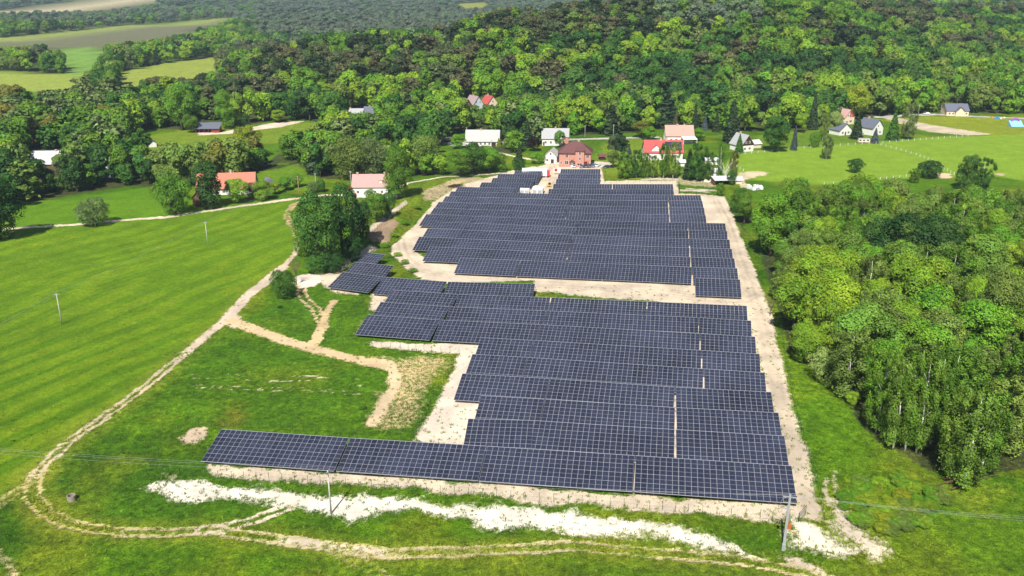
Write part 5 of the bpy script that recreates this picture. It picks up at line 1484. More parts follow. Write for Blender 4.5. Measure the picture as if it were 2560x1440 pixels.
# ---------------------------------------------------------------- single trees of the meadow, gardens and village: base pixel, height and width in pixels
HAND = [
 (800, 676, 190, 115, "broad", "deep", "large dark tree at the solar field end of the dirt track, front of its clump"),
 (858, 652, 185, 98, "broad", "dark", "large dark tree at the solar field end of the dirt track, tallest of its clump"),
 (775, 640, 130, 75, "broad", "mid", "smaller tree on the track side of the big dark clump"),
 (904, 622, 118, 62, "broad", "dark", "dark tree on the embankment side of the big dark clump"),
 (942, 556, 70, 56, "broad", "mid", "tree between the big dark clump and the white house"),
 (792, 682, 46, 62, "bush", "deep", "bush at the foot of the big dark clump, track side"),
 (835, 680, 50, 66, "bush", "dark", "bush at the foot of the big dark clump, front"),
 (882, 652, 60, 60, "bush", "dark", "bush at the foot of the big dark clump, embankment side"),
 (758, 640, 60, 50, "bush", "mid", "bush between the big dark clump and the dirt track"),
 (968, 545, 60, 46, "bush", "deep", "bush on the bank beside the rubbish heap of the white house"),
 (233, 563, 64, 84, "bush", "grey", "lone round greyish bush on the field road in the meadow"),
 (437, 537, 98, 92, "bush", "mid", "dense rounded green tree left of the red roofed farmhouse"),
 (527, 521, 114, 70, "column", "dark", "tall dark columnar tree in front of the red roofed farmhouse"),
 (594, 507, 58, 62, "broad", "lime", "yellow-green garden tree in front of the long red roof"),
 (634, 497, 38, 46, "bush", "brown", "brownish garden shrub at the end of the farmhouse"),
 (656, 500, 48, 52, "broad", "lime", "first orchard tree beside the farmhouse gable"),
 (690, 486, 30, 36, "broad", "lime", "second orchard tree beside the farmhouse"),
 (716, 476, 32, 38, "broad", "fresh", "third orchard tree beside the farmhouse"),
 (742, 468, 34, 36, "broad", "fresh", "orchard tree nearest the wooden pole"),
 (672, 468, 24, 24, "bush", "lilac", "pale lilac bush in the orchard"),
 (784, 482, 26, 30, "bush", "grey", "grey shrub beside the track to the white house"),
 (803, 480, 30, 30, "bush", "deep", "dark shrub beside the track to the white house"),
 (712, 745, 72, 66, "bush", "deep", "dense bush at the bend of the dirt track"),
 (996, 497, 124, 74, "broad", "mid", "tall tree at the right gable of the white house with the pink roof"),
 (925, 500, 26, 28, "bush", "mid", "small bush on the drive of the white house"),
 (3, 600, 150, 110, "broad", "dark", "large dark tree cut by the left edge of the picture"),
 (1152, 442, 66, 66, "broad", "mid", "tree at the left end of the clump behind the far array"),
 (1190, 436, 76, 66, "broad", "deep", "dark tree in the middle of the clump behind the far array"),
 (1222, 434, 66, 58, "broad", "fresh", "fresh green tree on the right of the clump behind the far array"),
 (1252, 430, 46, 38, "broad", "mid", "small tree beside the clump behind the far array"),
 (1146, 372, 34, 36, "broad", "fresh", "small tree on the village lawn"),
 (1298, 428, 34, 36, "bush", "dark", "dark clipped bush beside the site entrance"),
 (1298, 408, 48, 32, "spruce", "spruce", "spruce beside the site entrance lane"),
 (1335, 378, 34, 36, "broad", "maroon", "dark purple leaved tree near the brick house"),
 (1318, 368, 66, 44, "spruce", "spruce", "spruce behind the purple leaved tree"),
 (1275, 372, 40, 40, "broad", "olive", "olive tree beside the long grey roofed house"),
 (1247, 366, 20, 18, "spruce", "yellow", "small yellow conifer beside the long grey roofed house"),
 (1178, 362, 16, 9, "column", "dark", "thin dark conifer at the long grey roofed house"),
 (1399, 371, 42, 30, "broad", "fresh", "tree before the grey roofed brick gabled house"),
 (1345, 408, 26, 42, "bush", "fresh", "low apple tree beside the lane to the brick house"),
 (1532, 398, 54, 34, "pine", "pine", "pine left of the red roof with solar panels"),
 (1552, 402, 60, 38, "pine", "spruce", "dark pine left of the red roof with solar panels"),
 (1572, 404, 36, 30, "spruce", "blue", "small blue spruce by the red roof with solar panels"),
 (1533, 420, 42, 32, "broad", "olive", "olive tree at the corner of the parking area"),
 (1562, 446, 60, 46, "birch", "mid", "birch at the left end of the row behind the far array"),
 (1590, 445, 66, 34, "birch", "deep", "second birch of the row behind the far array"),
 (1612, 444, 58, 30, "birch", "mid", "third birch of the row behind the far array"),
 (1634, 445, 52, 28, "birch", "birch", "fourth birch of the row behind the far array"),
 (1658, 446, 84, 32, "birch", "mid", "fifth birch of the row behind the far array"),
 (1682, 447, 86, 34, "birch", "birch", "birch at the right end of the row behind the far array"),
 (1690, 440, 34, 26, "bush", "fresh", "bush at the foot of the row of birches"),
 (1722, 448, 72, 50, "spruce", "spruce", "dark conifer in front of the scrap yard"),
 (1742, 452, 86, 56, "birch", "deep", "tree in front of the scrap yard"),
 (1766, 452, 70, 40, "birch", "mid", "slim tree in front of the scrap yard"),
 (1797, 452, 92, 20, "birch", "mid", "very thin tall tree beside the scrap yard shed"),
 (1832, 444, 60, 26, "birch", "bronze", "bronze leaved tree beside the scrap yard"),
 (1828, 462, 34, 26, "bush", "deep", "bush before the scrap yard shed"),
 (1800, 490, 32, 22, "bush", "mid", "bush at the corner of the far array"),
 (1688, 325, 44, 24, "spruce", "brown", "first spruce behind the pink roofed house"),
 (1736, 326, 60, 30, "spruce", "spruce", "second spruce behind the pink roofed house"),
 (1762, 326, 34, 22, "spruce", "blue", "small bluish spruce behind the pink roofed house"),
 (1790, 330, 50, 28, "spruce", "spruce", "third spruce behind the pink roofed house"),
 (1828, 356, 100, 66, "spruce", "spruce", "very large dark spruce between the pink house and the dark cottage"),
 (1847, 382, 44, 32, "spruce", "deep", "young spruce in front of the dark timber cottage"),
 (1745, 352, 30, 36, "broad", "fresh", "garden tree right of the pink roofed house"),
 (1622, 352, 34, 44, "broad", "fresh", "garden tree behind the red roof with solar panels"),
 (1602, 345, 40, 50, "broad", "bronze", "bronze tree above the red roof with solar panels"),
 (1938, 380, 84, 72, "broad", "deep", "big dark tree right of the timber cottage"),
 (1984, 375, 56, 26, "spruce", "blue", "blue spruce beside the big dark tree of the pasture"),
 (2004, 332, 46, 38, "broad", "lime", "yellow-green rounded tree in the right village"),
 (2030, 324, 88, 36, "spruce", "spruce", "tall narrow spruce in the right village"),
 (2085, 334, 52, 38, "broad", "pale", "pale flowering tree left of the small grey roofed house"),
 (2140, 347, 56, 46, "spruce", "spruce", "dark spruce between the two grey roofed white houses"),
 (2186, 358, 36, 28, "spruce", "blue", "blue spruce beside the caravan"),
 (2036, 368, 38, 30, "bush", "mid", "bush on the pasture fence"),
 (2056, 352, 64, 22, "birch", "olive", "slender tree on the pasture fence"),
 (2065, 398, 56, 30, "birch", "grey", "lone birch in the middle of the pasture"),
 (2138, 432, 34, 40, "bush", "dark", "lone round dark tree at the lower edge of the pasture"),
 (2230, 350, 68, 46, "spruce", "deep", "pyramid shaped conifer right of the white houses"),
 (2268, 348, 84, 44, "birch", "grey", "greyish birch next to the pyramid shaped conifer"),
 (2132, 296, 80, 82, "broad", "yellow", "big golden green tree above the pink gabled house"),
 (2322, 444, 42, 64, "bush", "dark", "wide dark bush by the sand heap in the pasture"),
 (2284, 456, 32, 30, "birch", "mid", "small tree left of the wide dark bush"),
 (2412, 474, 84, 54, "broad", "deep", "left one of the dark tree pair at the pasture edge"),
 (2452, 472, 72, 56, "birch", "deep", "right one of the dark tree pair at the pasture edge"),
 (455, 326, 108, 72, "broad", "fresh", "tall fresh green tree left of the stable"),
 (478, 332, 44, 40, "broad", "mid", "small tree at the left end of the stable"),
 (566, 322, 86, 50, "broad", "fresh", "fresh green tree behind the stable"),
 (618, 336, 44, 24, "birch", "dark", "small dark tree on the riding ground"),
 (697, 306, 30, 40, "broad", "lime", "yellow-green tree at the upper end of the riding ground"),
 (360, 392, 66, 46, "pine", "deep", "dark pine on the pasture below the stable"),
 (622, 398, 80, 70, "broad", "yellow", "bright yellow-green tree below the riding ground"),
 (872, 448, 100, 90, "willow", "olive", "broad grey-green willow behind the white house, left one"),
 (1062, 432, 88, 82, "willow", "olive", "broad grey-green willow behind the white house, right one"),
 (930, 442, 92, 80, "willow", "grey", "broad grey-green willow behind the white house, middle one"),
 (2058, 955, 84, 84, "bush", "pale", "pale round bush at the edge of the near wood"),
 (2255, 700, 165, 150, "broad", "dark", "largest dark tree in the near wood"),
 (2190, 690, 140, 120, "broad", "dark", "dark tree left of the largest in the near wood"),
 (2330, 695, 150, 120, "broad", "dark", "dark tree right of the largest in the near wood"),
 (2010, 905, 95, 90, "broad", "lime", "bright yellow-green tree at the near wood's edge"),
 (1925, 640, 150, 105, "broad", "fresh", "bright tree at the upper left corner of the near wood"),
 (2145, 545, 105, 100, "broad", "lime", "bright yellow-green tree at the far side of the near wood"),
 (2408, 1218, 255, 105, "birch", "birch", "foremost white trunked birch of the near wood"),
 (2375, 1195, 235, 95, "birch", "birch", "white trunked birch just left of the foremost one"),
 (2450, 1185, 215, 105, "birch", "mid", "birch just right of the foremost one"),
 (2232, 1120, 235, 80, "birch", "birch", "leftmost birch trunk of the front clump of the near wood"),
 (2262, 1125, 250, 85, "birch", "mid", "second birch trunk of the front clump of the near wood"),
 (2290, 1130, 255, 85, "birch", "birch", "third birch trunk of the front clump of the near wood"),
 (2190, 1080, 210, 85, "birch", "mid", "birch at the left corner of the front clump of the near wood"),
 (2325, 1110, 240, 90, "birch", "mid", "birch behind the front clump of the near wood"),
 (2440, 900, 150, 140, "broad", "fresh", "bright green tree inside the near wood near the right edge"),
 (158, 432, 44, 50, "broad", "olive", "olive tree before the pale metal roof on the left"),
 (100, 436, 36, 40, "broad", "grey", "grey-green tree at the left end of the pale metal roof"),
 (1860, 560, 75, 60, "broad", "mid", "tree at the upper corner of the site road"),
 (1845, 530, 55, 46, "broad", "deep", "dark tree at the upper corner of the site road"),
]
placed = []
hand_cover = []
for u, v, hp, wp, kind, c, lab in HAND:
    p = G(u, v)
    s = ppm(p.x, p.y, p.z)
    h, w = hp / (s * 0.93), wp / s
    make_tree(p.x, p.y, h, w, kind, c, lab, z=p.z, lod=1)
    placed.append((p.x, p.y, w))

# a leafless tree and a dead pale one: branch work only
def bare_tree(u, v, hp, wp, mat, label, seed):
    p = G(u, v); s = ppm(p.x, p.y, p.z); h, w = hp / (s * 0.93), wp / s
    r = random.Random(seed)
    t = empty("bare_tree", p); tag(t, label, "tree")
    mb = MB(); mb.tube((0, 0, -0.3), (0, 0, h * 0.35), 0.13, 0.09, 6); mb.build("trunk", [mat], t)
    mb = MB()
    for i in range(15):
        a = i * 2.4; z0 = h * (0.25 + 0.03 * i * 0.5)
        e = Vector((w * 0.45 * math.cos(a) * r.uniform(.5, 1), w * 0.45 * math.sin(a) * r.uniform(.5, 1), h * r.uniform(0.7, 1.0)))
        s0 = Vector((0, 0, z0)); m_ = s0.lerp(e, 0.45) + Vector((0, 0, h * 0.03))
        mb.tube(s0, m_, 0.06, 0.04, 4); mb.tube(m_, e, 0.04, 0.012, 4)
        for k in range(4):
            q = m_.lerp(e, r.random()); mb.tube(q, q + Vector((r.uniform(-1, 1), r.uniform(-1, 1), r.uniform(.5, 1.5))) * 0.8, 0.02, 0.008, 3)
    mb.build("branches", [mat], t)
m_twig = mat_plain("twig_bark", (0.16, 0.12, 0.085), 0.9, 0, 0.1, 0.3)
bare_tree(742, 712, 70, 46, m_twig, "leafless small tree beside the dense bush at the track bend", 1)
bare_tree(700, 728, 58, 40, m_twig, "leafless twiggy shrub behind the dense bush at the track bend", 2)
bare_tree(1812, 456, 52, 60, m_birchb, "dead pale leaning tree in the scrap yard", 3)
bare_tree(1925, 790, 50, 46, m_twig, "leafless shrub on the site road edge by the wood", 4)

# ---------------------------------------------------------------- woods
CLEAR = [
 [(-300, 1700), (-300, 600), (20, 580), (28, 516), (130, 496), (250, 476), (330, 464), (400, 468), (415, 500), (480, 520), (600, 505), (640, 495), (700, 478), (640, 458),
  (632, 432), (700, 420), (748, 408), (752, 440), (765, 455), (820, 470), (870, 436), (968, 430), (985, 470), (1040, 455), (1150, 440), (1240, 430), (1300, 424), (1360, 404), (1362, 376), (1395, 356), (1480, 356),
  (1484, 400), (1540, 405), (1600, 445), (1700, 440), (1780, 400), (1850, 400), (1850, 470), (1812, 490), (1850, 560), (1870, 590), (1900, 640), (1916, 700), (1938, 780), (1948, 850),
  (1962, 880), (2000, 885), (2060, 950), (2100, 985), (2130, 1070), (2185, 1112), (2260, 1135), (2330, 1196), (2400, 1220), (2560, 1205), (2800, 1205), (2800, 1700)],
 [(1855, 560), (1885, 556), (1905, 600), (1912, 655), (1900, 640)],
 [(1800, 382), (1850, 350), (1892, 352), (1895, 368), (1990, 352), (2000, 322), (2090, 320), (2110, 280), (2136, 280), (2140, 330), (2180, 300), (2206, 306), (2215, 292), (2360, 284), (2368, 262), (2420, 262), (2424, 284),
  (2700, 288), (2700, 452), (2560, 452), (2490, 440), (2390, 446), (2270, 442), (2200, 446), (2070, 460), (1950, 462), (1900, 446), (1855, 440)],
 [(325, 342), (380, 322), (484, 326), (488, 304), (550, 304), (600, 318), (690, 300), (800, 303), (802, 326), (720, 342), (640, 350), (560, 362), (470, 364), (400, 368), (328, 374)],
 [(-400, 176), (0, 178), (185, 186), (214, 190), (214, 224), (160, 235), (0, 222), (-400, 222)],
 [(306, 214), (298, 180), (400, 160), (542, 142), (546, 186), (480, 204), (400, 198), (330, 222)],
 [(120, 121), (270, 113), (246, 178), (192, 184), (180, 150)],
 [(-400, 124), (-400, 94), (0, 95), (300, 64), (585, 44), (585, 52), (480, 84), (400, 104), (300, 114), (100, 121)],
 [(-400, 36), (0, 26), (110, 10), (390, -14), (392, 10), (250, 28), (0, 32)],
 [(430, 20), (480, 8), (492, 14), (450, 26)],
 [(1140, 9), (1220, 5), (1216, 19), (1168, 25)],
 [(1095, 354), (1163, 330), (1247, 330), (1250, 362), (1165, 368), (1140, 392), (1105, 396)],
 [(1364, 326), (1426, 326), (1430, 345), (1560, 342), (1605, 348), (1610, 356), (1540, 372), (1500, 400), (1482, 400), (1480, 370), (1425, 362), (1366, 362)],
 [(1240, 392), (1280, 382), (1360, 396), (1366, 415), (1290, 424)],
 [(1608, 392), (1608, 352), (1660, 350), (1662, 322), (1732, 322), (1735, 352), (1706, 356), (1708, 400), (1610, 400)],
 [(1838, 332), (1890, 335), (1890, 378), (1838, 376)],
 [(78, 380), (172, 378), (172, 425), (78, 420)],
 [(1153, 248), (1250, 243), (1256, 268), (1200, 270), (1154, 276)],
 [(868, 278), (945, 277), (948, 290), (868, 292)], [(1025, 280), (1066, 280), (1064, 290), (1026, 290)],
 [(2180, 148), (2200, 148), (2200, 160), (2180, 160)],
 [(1890, 284), (1900, 272), (1932, 266), (1920, 280)],
]
def in_clear(u, v):
    c = np.zeros(np.shape(u), bool)
    for P in CLEAR:
        c |= in_poly(u, v, P)
    return c
BU = [-400, 0, 60, 150, 330, 450, 600, 740, 800, 860, 950, 1030, 1100, 1230, 1300, 1420, 1500, 1600, 1650, 1800, 1900, 2000, 2080, 2200, 2340, 2560, 3000]
BV = [560, 552, 545, 520, 482, 472, 452, 412, 448, 452, 446, 444, 438, 428, 372, 338, 338, 334, 326, 328, 332, 326, 310, 292, 283, 286, 290]
NEARW = [(1838, 545), (1880, 600), (1908, 665), (1930, 720), (1955, 800), (1972, 872), (2040, 930), (2110, 985), (2140, 1050), (2200, 1105), (2330, 1180), (2460, 1190), (2560, 1170), (2760, 1150),
         (2760, 560), (2560, 556), (2400, 556), (2250, 560), (2100, 560), (1950, 570), (1880, 545)]
rw = np.random.default_rng(77)
cand = []
def scatter(x0, x1, y0, y1, sp):
    gx_, gy_ = np.meshgrid(np.arange(x0, x1, sp), np.arange(y0, y1, sp))
    gx_ = gx_ + (np.arange(gx_.shape[0]) % 2)[:, None] * sp / 2
    return (gx_ + rw.uniform(-.38, .38, gx_.shape) * sp).ravel(), (gy_ + rw.uniform(-.38, .38, gx_.shape) * sp).ravel()
bands = [(-260, 260, 230, 430, 7.4), (-440, 450, 430, 640, 8.6), (-660, 700, 640, 1000, 10.4), (-1050, 1060, 1000, 1500, 12), (-1600, 1600, 1500, 2300, 16), (-2800, 2850, 2300, 4300, 28)]
tx, ty, tw, th = [], [], [], []
for x0, x1, y0, y1, sp in bands:
    X_, Y_ = scatter(x0, x1, y0, y1, sp)
    Z_ = terrain(X_, Y_)
    U_, V_, D_ = project(X_, Y_, Z_)
    ok = (U_ > -140) & (U_ < 2700) & (V_ < np.interp(U_, BU, BV)) & (V_ > -60)
    tx.append(X_[ok]); ty.append(Y_[ok])
    h_ = (9.5 + 11 * rw.random(ok.sum())) * (1.0 if sp < 8 else 1.1 if sp < 11 else 1.15)
    th.append(h_); tw.append(np.maximum(h_ * rw.uniform(0.55, 0.85, ok.sum()), sp * 1.1))
X_, Y_ = scatter(60, 260, 100, 330, 6.8)
Z_ = terrain(X_, Y_); U_, V_, D_ = project(X_, Y_, Z_)
ok = in_poly(U_, V_, NEARW)
n_near = ok.sum()
tx.append(X_[ok]); ty.append(Y_[ok]); h_ = 8.5 + 11 * rw.random(n_near) ** 1.2; th.append(h_); tw.append(np.maximum(h_ * rw.uniform(0.48, 0.80, n_near), 6.5))
isnear = np.concatenate([np.zeros(sum(len(a) for a in tx[:-1]), bool), np.ones(n_near, bool)])
tx, ty, th, tw = map(np.concatenate, (tx, ty, th, tw))
tzv = terrain(tx, ty)
U, V, D = project(tx, ty, tzv)
S = FPX / D
hp, wp = th * S * 0.93, tw * S
bad = in_clear(U, V)
for fu, fv in ((0, .5), (0, .85), (-.33, .6), (.33, .6), (-.25, .25), (.25, .25)):
    bad |= in_clear(U + fu * wp, V - fv * hp)
for px_, py_, pw_ in placed:
    bad |= np.hypot(tx - px_, ty - py_) < (pw_ * 0.5 + tw * 0.22)
keep = ~bad
tx, ty, th, tw, tzv, U, V, D, hp, wp, isnear = (a[keep] for a in (tx, ty, th, tw, tzv, U, V, D, hp, wp, isnear))
# front to back: what stays hidden behind nearer crowns or the hill is left out
order = np.argsort(D)
cov = np.zeros((360, 690), bool)
gv = np.zeros(690) + 999
vis = np.zeros(len(tx))
ts = np.linspace(0.06, 0.985, 60)
los = np.ones(len(tx), bool)
far_i = np.nonzero(D > 560)[0]
for c0 in range(0, len(far_i), 4000):
    ix = far_i[c0:c0 + 4000]
    topz = tzv[ix] + th[ix] * 0.8
    rx, ry = tx[ix][:, None] * ts, ty[ix][:, None] * ts
    rz = CAM_H + (topz - CAM_H)[:, None] * ts
    gt = terrain(rx.ravel(), ry.ravel()).reshape(rx.shape) + np.where((ts * ty[ix][:, None] > 600), 9, 0)
    los[ix] = (gt < rz).all(1)
for i in order:
    if not los[i]: continue
    u0, u1 = (U[i] - wp[i] / 2) / 4 + 25, (U[i] + wp[i] / 2) / 4 + 25
    v0, v1 = (V[i] - hp[i]) / 4, (V[i] - hp[i] * 0.2) / 4
    a, b, c, d = int(max(u0, 0)), int(min(u1 + 1, 690)), int(max(v0, 0)), int(min(v1 + 1, 360))
    if a >= b or c >= d: continue
    blk = cov[c:d, a:b]
    free = (~blk).sum()
    if free < max(1, 0.10 * blk.size): continue
    vis[i] = free * 16
    m_ = max(0, int((b - a) * 0.15)); cov[c + int((d - c) * 0.12):d, a + m_:b - m_] = True
sel = np.nonzero(vis > 0)[0]
print("trees in view", len(sel), "near", isnear[sel].sum())

# species by place; far trees get leaf colours paled to imitate haze
ks, cs = [], []
zone_n = fbm(tx, ty, 60, 90, 2)
zone_c = np.clip(fbm(tx, ty, 42, 91, 2) * 1.9 - 0.45, 0, 1)
cur = [0.5]
def pick(lst): return lst[int(np.clip(cur[0] + rw.normal() * 0.22, 0, 0.999) * len(lst))]
for i in sel:
    u, v = U[i], V[i] - hp[i] * 0.6
    n = zone_n[i]; r = rw.random(); cur[0] = zone_c[i]
    if isnear[i]:
        if v > 850 or r < 0.22: k, c = ("birch", pick(["birch", "birch", "mid", "olive"])) if r < 0.75 else ("broad", pick(["mid", "fresh"]))
        else: k, c = "broad", pick(["deep", "mid", "mid", "olive", "birch", "birch", "fresh", "olive", "lime"])
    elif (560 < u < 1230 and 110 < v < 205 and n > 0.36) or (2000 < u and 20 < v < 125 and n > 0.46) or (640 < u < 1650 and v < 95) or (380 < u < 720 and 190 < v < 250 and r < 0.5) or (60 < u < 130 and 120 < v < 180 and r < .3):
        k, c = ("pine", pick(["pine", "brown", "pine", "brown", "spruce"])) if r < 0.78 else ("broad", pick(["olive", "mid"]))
        if D[i] > 1050: c = pick(["hazed_pine", "hazed_pine", "hazed_pine", "hazed_leaf"])
    elif 40 < u < 330 and 220 < v < 380:
        k, c = ("birch", pick(["grey", "deep", "mid"])) if r < 0.5 else ("broad", pick(["mid", "deep", "fresh", "bronze"]))
    elif u < 90 and 210 < v < 330:
        k, c = "broad", pick(["bronze", "bronze", "olive"])
    elif 380 < u < 720 and 360 < v < 440:
        k, c = "broad", pick(["olive", "bronze", "mid", "deep"])
    elif 1000 < u < 1900 and 110 < v < 240:
        k, c = ("broad", pick(["dark", "deep", "deep", "mid", "mid", "fresh", "olive", "fresh", "lime", "lime"])) if r < 0.86 else ("pine", "brown")
    elif u > 1900 and v < 300:
        k, c = "broad", pick(["dark", "deep", "deep", "mid", "mid", "olive", "fresh", "lime"])
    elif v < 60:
        k, c = ("broad", pick(["deep", "mid", "hazed_leaf", "hazed_leaf", "hazed_pine"])) if r < 0.7 else ("pine", "hazed_pine")
    else:
        k, c = ("broad", pick(["dark", "deep", "deep", "mid", "mid", "olive", "fresh", "lime"])) if r < 0.86 else (pick(["birch", "willow", "spruce"]), pick(["grey", "olive", "deep"]))
        if k == "spruce": c = "spruce"
    ks.append(k); cs.append(c)
ks, cs = np.array(ks), np.array(cs)
ADJ = {"lime": "yellow-green", "fresh": "fresh green", "mid": "mid green", "deep": "deep green", "dark": "dark green", "olive": "olive green", "grey": "grey-green", "yellow": "golden green",
       "bronze": "bronze", "spruce": "dark", "pine": "dark", "brown": "brownish", "birch": "light green", "hazed_pine": "grey-green", "hazed_leaf": "pale green"}
KW = {"broad": "tree", "birch": "birch", "pine": "pine", "willow": "willow", "spruce": "spruce"}
def place_words(i):
    u, v = U[i], V[i]
    if isnear[i]:
        if v > 960: return "on the front edge of the near wood"
        if u < 2060 and v > 640: return "on the fence side of the near wood"
        if v < 640: return "on the pasture side of the near wood"
        return "inside the near wood" if u < 2320 else "in the near wood at the right picture edge"
    if v > 300:
        if u < 160: return "in the belt at the left picture edge"
        if u < 330: return "in the belt left of the farmhouse"
        if u < 560: return "in the belt just behind the farmhouse"
        if u < 780: return "in the belt right of the farmhouse"
        if u < 960: return "in the belt behind the white house"
        if u < 1240: return "in the belt left of the brick house"
        return "on the wood edge behind the brick house" if u < 1600 else "on the wood edge behind the pink roof"
    if u < 300: return "in the wood above the far left"
    if u < 560: return "in the wood behind the stable"
    if u < 900: return "on the hill right of the stable"
    if u < 1200: return "on the hill above the white house"
    if u < 1500: return "on the hill above the brick house"
    if u < 1950: return "on the hill above the pink roof"
    return "on the slope above the right village"
rest, singles = [], {}
for k in ("broad", "birch", "pine", "willow", "spruce"):
    ix = np.nonzero(ks == k)[0]
    ix = ix[np.argsort(-vis[sel[ix]])]
    lim = {"broad": 225, "birch": 130, "pine": 130, "willow": 40, "spruce": 40}[k]
    for q, j in enumerate(ix):
        i = sel[j]
        if q < lim and D[i] < 950:
            pw = place_words(i)
            sz = "tall" if th[i] > 16.5 else "medium" if th[i] > 13.5 else "short"
            singles.setdefault(f"{sz} {ADJ[cs[j]]} {KW[k]} {pw}", []).append((U[i], i, k, str(cs[j])))
        else:
            rest.append(j)
rest = np.array(rest)
for lab, mem in singles.items():
    mem.sort()
    for q, (u_, i, k, c) in enumerate(mem):
        L_ = lab if len(mem) == 1 else f"{lab}, {ORD[q + 1]} from left" if len(mem) <= 12 else lab
        if len(mem) == 2: L_ = f"{lab}, {('left', 'right')[q]} of two"
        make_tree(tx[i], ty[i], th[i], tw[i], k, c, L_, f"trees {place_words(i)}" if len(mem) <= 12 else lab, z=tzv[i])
print("label sets", len(singles), max(map(len, singles.values())), "single", len(sel) - len(rest), "stuff", len(rest))

# the remaining wood: one mass
pi_ = sel[rest]
me = bpy.data.meshes.new("forest")
me.vertices.add(len(pi_))
me.vertices.foreach_set("co", np.stack([tx[pi_], ty[pi_], tzv[pi_]], 1).astype(np.float32).ravel())
SRC = [("broad", i) for i in range(8)] + [("birch", 0), ("pine", 0), ("pine", 1), ("pine", 2), ("spruce", 0), ("willow", 0)]
ksr = ks[rest]
sidx = np.array([{"broad": rw.integers(8), "birch": 8, "pine": 9 + rw.integers(3), "spruce": 12, "willow": 13}[k] for k in ksr])
asp_ = np.array([ASPECT[k] for k in ksr])
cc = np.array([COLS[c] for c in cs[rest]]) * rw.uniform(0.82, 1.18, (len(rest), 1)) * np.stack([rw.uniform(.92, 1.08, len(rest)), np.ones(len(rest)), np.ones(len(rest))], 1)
for nm, ty_, dat, key in (("tint", 'FLOAT_COLOR', np.concatenate([cc, np.ones((len(rest), 1))], 1), "color"), ("size", 'FLOAT_VECTOR', np.stack([tw[pi_] / asp_, tw[pi_] / asp_, th[pi_]], 1), "vector"),
                          ("turn", 'FLOAT', rw.uniform(0, 6.28, len(rest)), "value"), ("pick", 'INT', sidx, "value")):
    a = me.attributes.new(nm, ty_, 'POINT')
    a.data.foreach_set(key, np.ascontiguousarray(dat, np.int32 if ty_ == 'INT' else np.float32).ravel())
forest = tag(link("forest", me), "distant mixed woodland of broadleaf and pine covering the hills", "woodland", kind="stuff")
ng = bpy.data.node_groups.new("forest_points", 'GeometryNodeTree')
ng.interface.new_socket("Geometry", in_out='INPUT', socket_type='NodeSocketGeometry')
ng.interface.new_socket("Geometry", in_out='OUTPUT', socket_type='NodeSocketGeometry')
gi, go = ng.nodes.new("NodeGroupInput"), ng.nodes.new("NodeGroupOutput")
join = ng.nodes.new("GeometryNodeJoinGeometry")
srccol = []
for k, i in reversed(SRC):
    so = bpy.data.objects.new("wood_source", CROWNS[(k, 0, i)])
    srccol.append(so)
    oi = ng.nodes.new("GeometryNodeObjectInfo"); oi.inputs["Object"].default_value = so; oi.inputs["As Instance"].default_value = True
    ng.links.new(oi.outputs["Geometry"], join.inputs[0])
def nattr(nm, dt):
    q = ng.nodes.new("GeometryNodeInputNamedAttribute"); q.data_type = dt; q.inputs[0].default_value = nm
    return next(o for o in q.outputs if o.enabled and o.name == "Attribute")
iop = ng.nodes.new("GeometryNodeInstanceOnPoints")
iop.inputs["Pick Instance"].default_value = True
ng.links.new(gi.outputs[0], iop.inputs["Points"]); ng.links.new(join.outputs[0], iop.inputs["Instance"])
ng.links.new(nattr("pick", 'INT'), iop.inputs["Instance Index"]); ng.links.new(nattr("size", 'FLOAT_VECTOR'), iop.inputs["Scale"])
cx = ng.nodes.new("ShaderNodeCombineXYZ"); ng.links.new(nattr("turn", 'FLOAT'), cx.inputs[2])
ng.links.new(cx.outputs[0], iop.inputs["Rotation"])
sm = ng.nodes.new("GeometryNodeSetMaterial"); sm.inputs["Material"].default_value = m_leaf_i
ng.links.new(iop.outputs[0], sm.inputs[0]); ng.links.new(sm.outputs[0], go.inputs[0])
forest.modifiers.new("trees", 'NODES').node_group = ng

# dark wood floor in the ground colour
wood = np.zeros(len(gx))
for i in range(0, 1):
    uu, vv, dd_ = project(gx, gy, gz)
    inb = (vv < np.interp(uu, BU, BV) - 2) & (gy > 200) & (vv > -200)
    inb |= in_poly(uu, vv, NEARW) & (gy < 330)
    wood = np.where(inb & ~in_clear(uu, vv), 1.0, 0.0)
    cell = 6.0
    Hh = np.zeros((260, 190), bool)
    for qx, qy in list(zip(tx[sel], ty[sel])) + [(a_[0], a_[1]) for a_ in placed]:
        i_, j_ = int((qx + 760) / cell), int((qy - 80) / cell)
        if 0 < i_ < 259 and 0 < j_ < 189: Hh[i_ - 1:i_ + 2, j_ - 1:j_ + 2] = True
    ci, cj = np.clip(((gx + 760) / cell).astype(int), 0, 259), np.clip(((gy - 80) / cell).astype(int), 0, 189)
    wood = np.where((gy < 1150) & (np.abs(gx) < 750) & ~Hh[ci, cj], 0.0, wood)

# tufts of taller grass and weeds: along the worn edges and across the near meadow
rg = np.random.default_rng(9)
cand_ = np.nonzero((gy < 250) & (gy > 96) & (np.abs(gx) < 120))[0]
pe = np.where((dirt[cand_] > 0.12) & (dirt[cand_] < 0.72), 1.0, np.where(dirt[cand_] <= 0.12, 0.008, 0.015)) * np.where(gy[cand_] < 170, 1.0, 0.45)
pick_ = rg.choice(cand_, 12000, replace=False, p=pe / pe.sum())
nq = 10
bx_, by_, bz_ = gx[pick_] + rg.uniform(-.4, .4, 12000), gy[pick_] + rg.uniform(-.4, .4, 12000), gz[pick_]
hh = rg.uniform(.12, .34, 12000) * np.where(rg.random(12000) < .05, 1.8, 1)
aa = rg.uniform(0, 2 * math.pi, (12000, nq)); rr = rg.uniform(.02, .34, (12000, nq))
cxs = bx_[:, None] + rr * np.cos(aa); cys = by_[:, None] + rr * np.sin(aa)
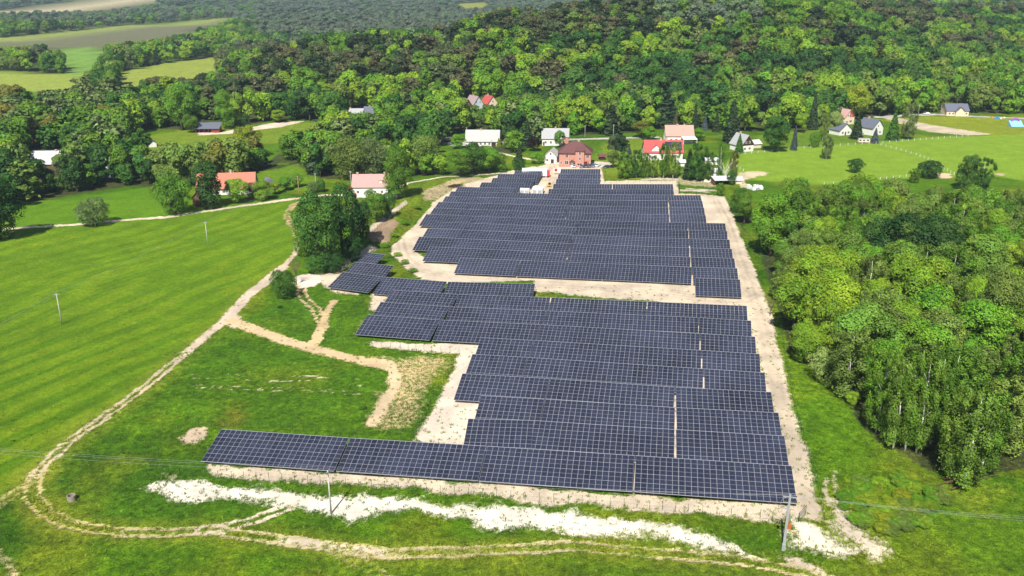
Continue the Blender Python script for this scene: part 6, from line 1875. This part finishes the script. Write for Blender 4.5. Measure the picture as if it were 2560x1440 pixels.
wd = rg.uniform(.03, .075, (12000, nq)); hq = hh[:, None] * rg.uniform(.6, 1.2, (12000, nq))
dx_, dy_ = -np.sin(aa) * wd, np.cos(aa) * wd
lx, ly = np.cos(aa) * hq * .7, np.sin(aa) * hq * .7
z0_ = np.repeat(bz_[:, None], nq, 1) - .03
q4 = np.stack([np.stack([cxs - dx_, cys - dy_, z0_], -1), np.stack([cxs + dx_, cys + dy_, z0_], -1),
               np.stack([cxs + dx_ * .7 + lx, cys + dy_ * .7 + ly, z0_ + hq], -1), np.stack([cxs - dx_ * .7 + lx, cys - dy_ * .7 + ly, z0_ + hq], -1)], 2)
me = np_mesh("grass", q4.reshape(-1, 3), np.arange(12000 * nq * 4).reshape(-1, 4), [])
tc_ = gcol[pick_] * np.array([0.76, 0.75, 0.5]) * rg.uniform(.9, 1.5, (12000, 1)) * np.stack([rg.uniform(.9, 1.3, 12000), np.ones(12000), np.ones(12000)], 1)
at = me.attributes.new("tuft", 'FLOAT_COLOR', 'FACE')
at.data.foreach_set("color", np.repeat(np.concatenate([tc_, np.ones((12000, 1))], 1), nq, 0).astype(np.float32).ravel())
m_tuft, nt, ot = new_mat("grass_tufts")
bt_ = principled(nt, ot, None, .7, 0, .2)
nt.links.new(nd(nt, "ShaderNodeAttribute", attribute_name="tuft").outputs["Color"], bt_.inputs["Base Color"])
me.materials.append(m_tuft)
tag(link("grass", me), "tufts of taller grass and weeds along the tracks and sand", "grass", kind="stuff")

# low scrub beside the site corner and weeds on the sand
rb = random.Random(21)
for k in range(120):
    u, v = rb.uniform(2105, 2360), rb.uniform(1195, 1350)
    if (u - 2230) ** 2 / 125 ** 2 + (v - 1265) ** 2 / 75 ** 2 > 1: continue
    p = G(u, v); w = rb.uniform(2.2, 3.8)
    make_tree(p.x, p.y, rb.uniform(1.0, 2.0), w, "bush", rb.choice(["lime", "yellow", "olive", "fresh"]), "low yellow-green shrub in the scrub patch right of the site corner", "low shrubs of the scrub patch", z=p.z, lod=1)
for k, (u, v, h, w, c, lab) in enumerate(((905, 1022, 1.0, 1.9, "mid", "small dark shrub in the grass beside the tan clearing"), (1012, 660, 1.6, 3.0, "fresh", "green shrub on the gravel bank above the upper small tables"), (1032, 680, 1.3, 3.4, "mid", "second green shrub on the gravel bank above the upper small tables"),
     (995, 640, 1.4, 3.2, "lime", "yellow-green shrub at the top of the gravel bank"), (985, 590, 1.2, 4.0, "lime", "yellow-green shrub below the earth bank"), (1010, 560, 1.2, 4.2, "fresh", "green shrub in the middle of the earth bank"), (1040, 520, 1.2, 4.0, "lime", "yellow-green shrub near the upper end of the earth bank"),
     (960, 618, 1.6, 4.2, "fresh", "broad green shrub at the lower end of the earth bank"), (2130, 1010, 3, 3.4, "lime", "yellow-green shrub at the corner of the front birches"), (700, 770, .8, 1.8, "dark", "tiny dark shrub on the grass below the track bend"))):
    p = G(u, v); make_tree(p.x, p.y, h, w, "bush", c, lab, z=p.z)
# ---------------------------------------------------------------- haze over the valley
hz = MB().box(-9600, 9600, -150, 11900, -40, 330).build("haze", [])
mh, nh, oh = new_mat("valley_haze")
pv = nd(nh, "ShaderNodeVolumePrincipled")
pv.inputs["Color"].default_value = (0.60, 0.80, 1.0, 1)
pv.inputs["Density"].default_value = 0.000072
pv.inputs["Anisotropy"].default_value = 0.0
nh.links.new(pv.outputs[0], oh.inputs["Volume"])
hz.data.materials.append(mh)
tag(hz, "thin bluish summer haze filling the valley", "haze", kind="stuff")
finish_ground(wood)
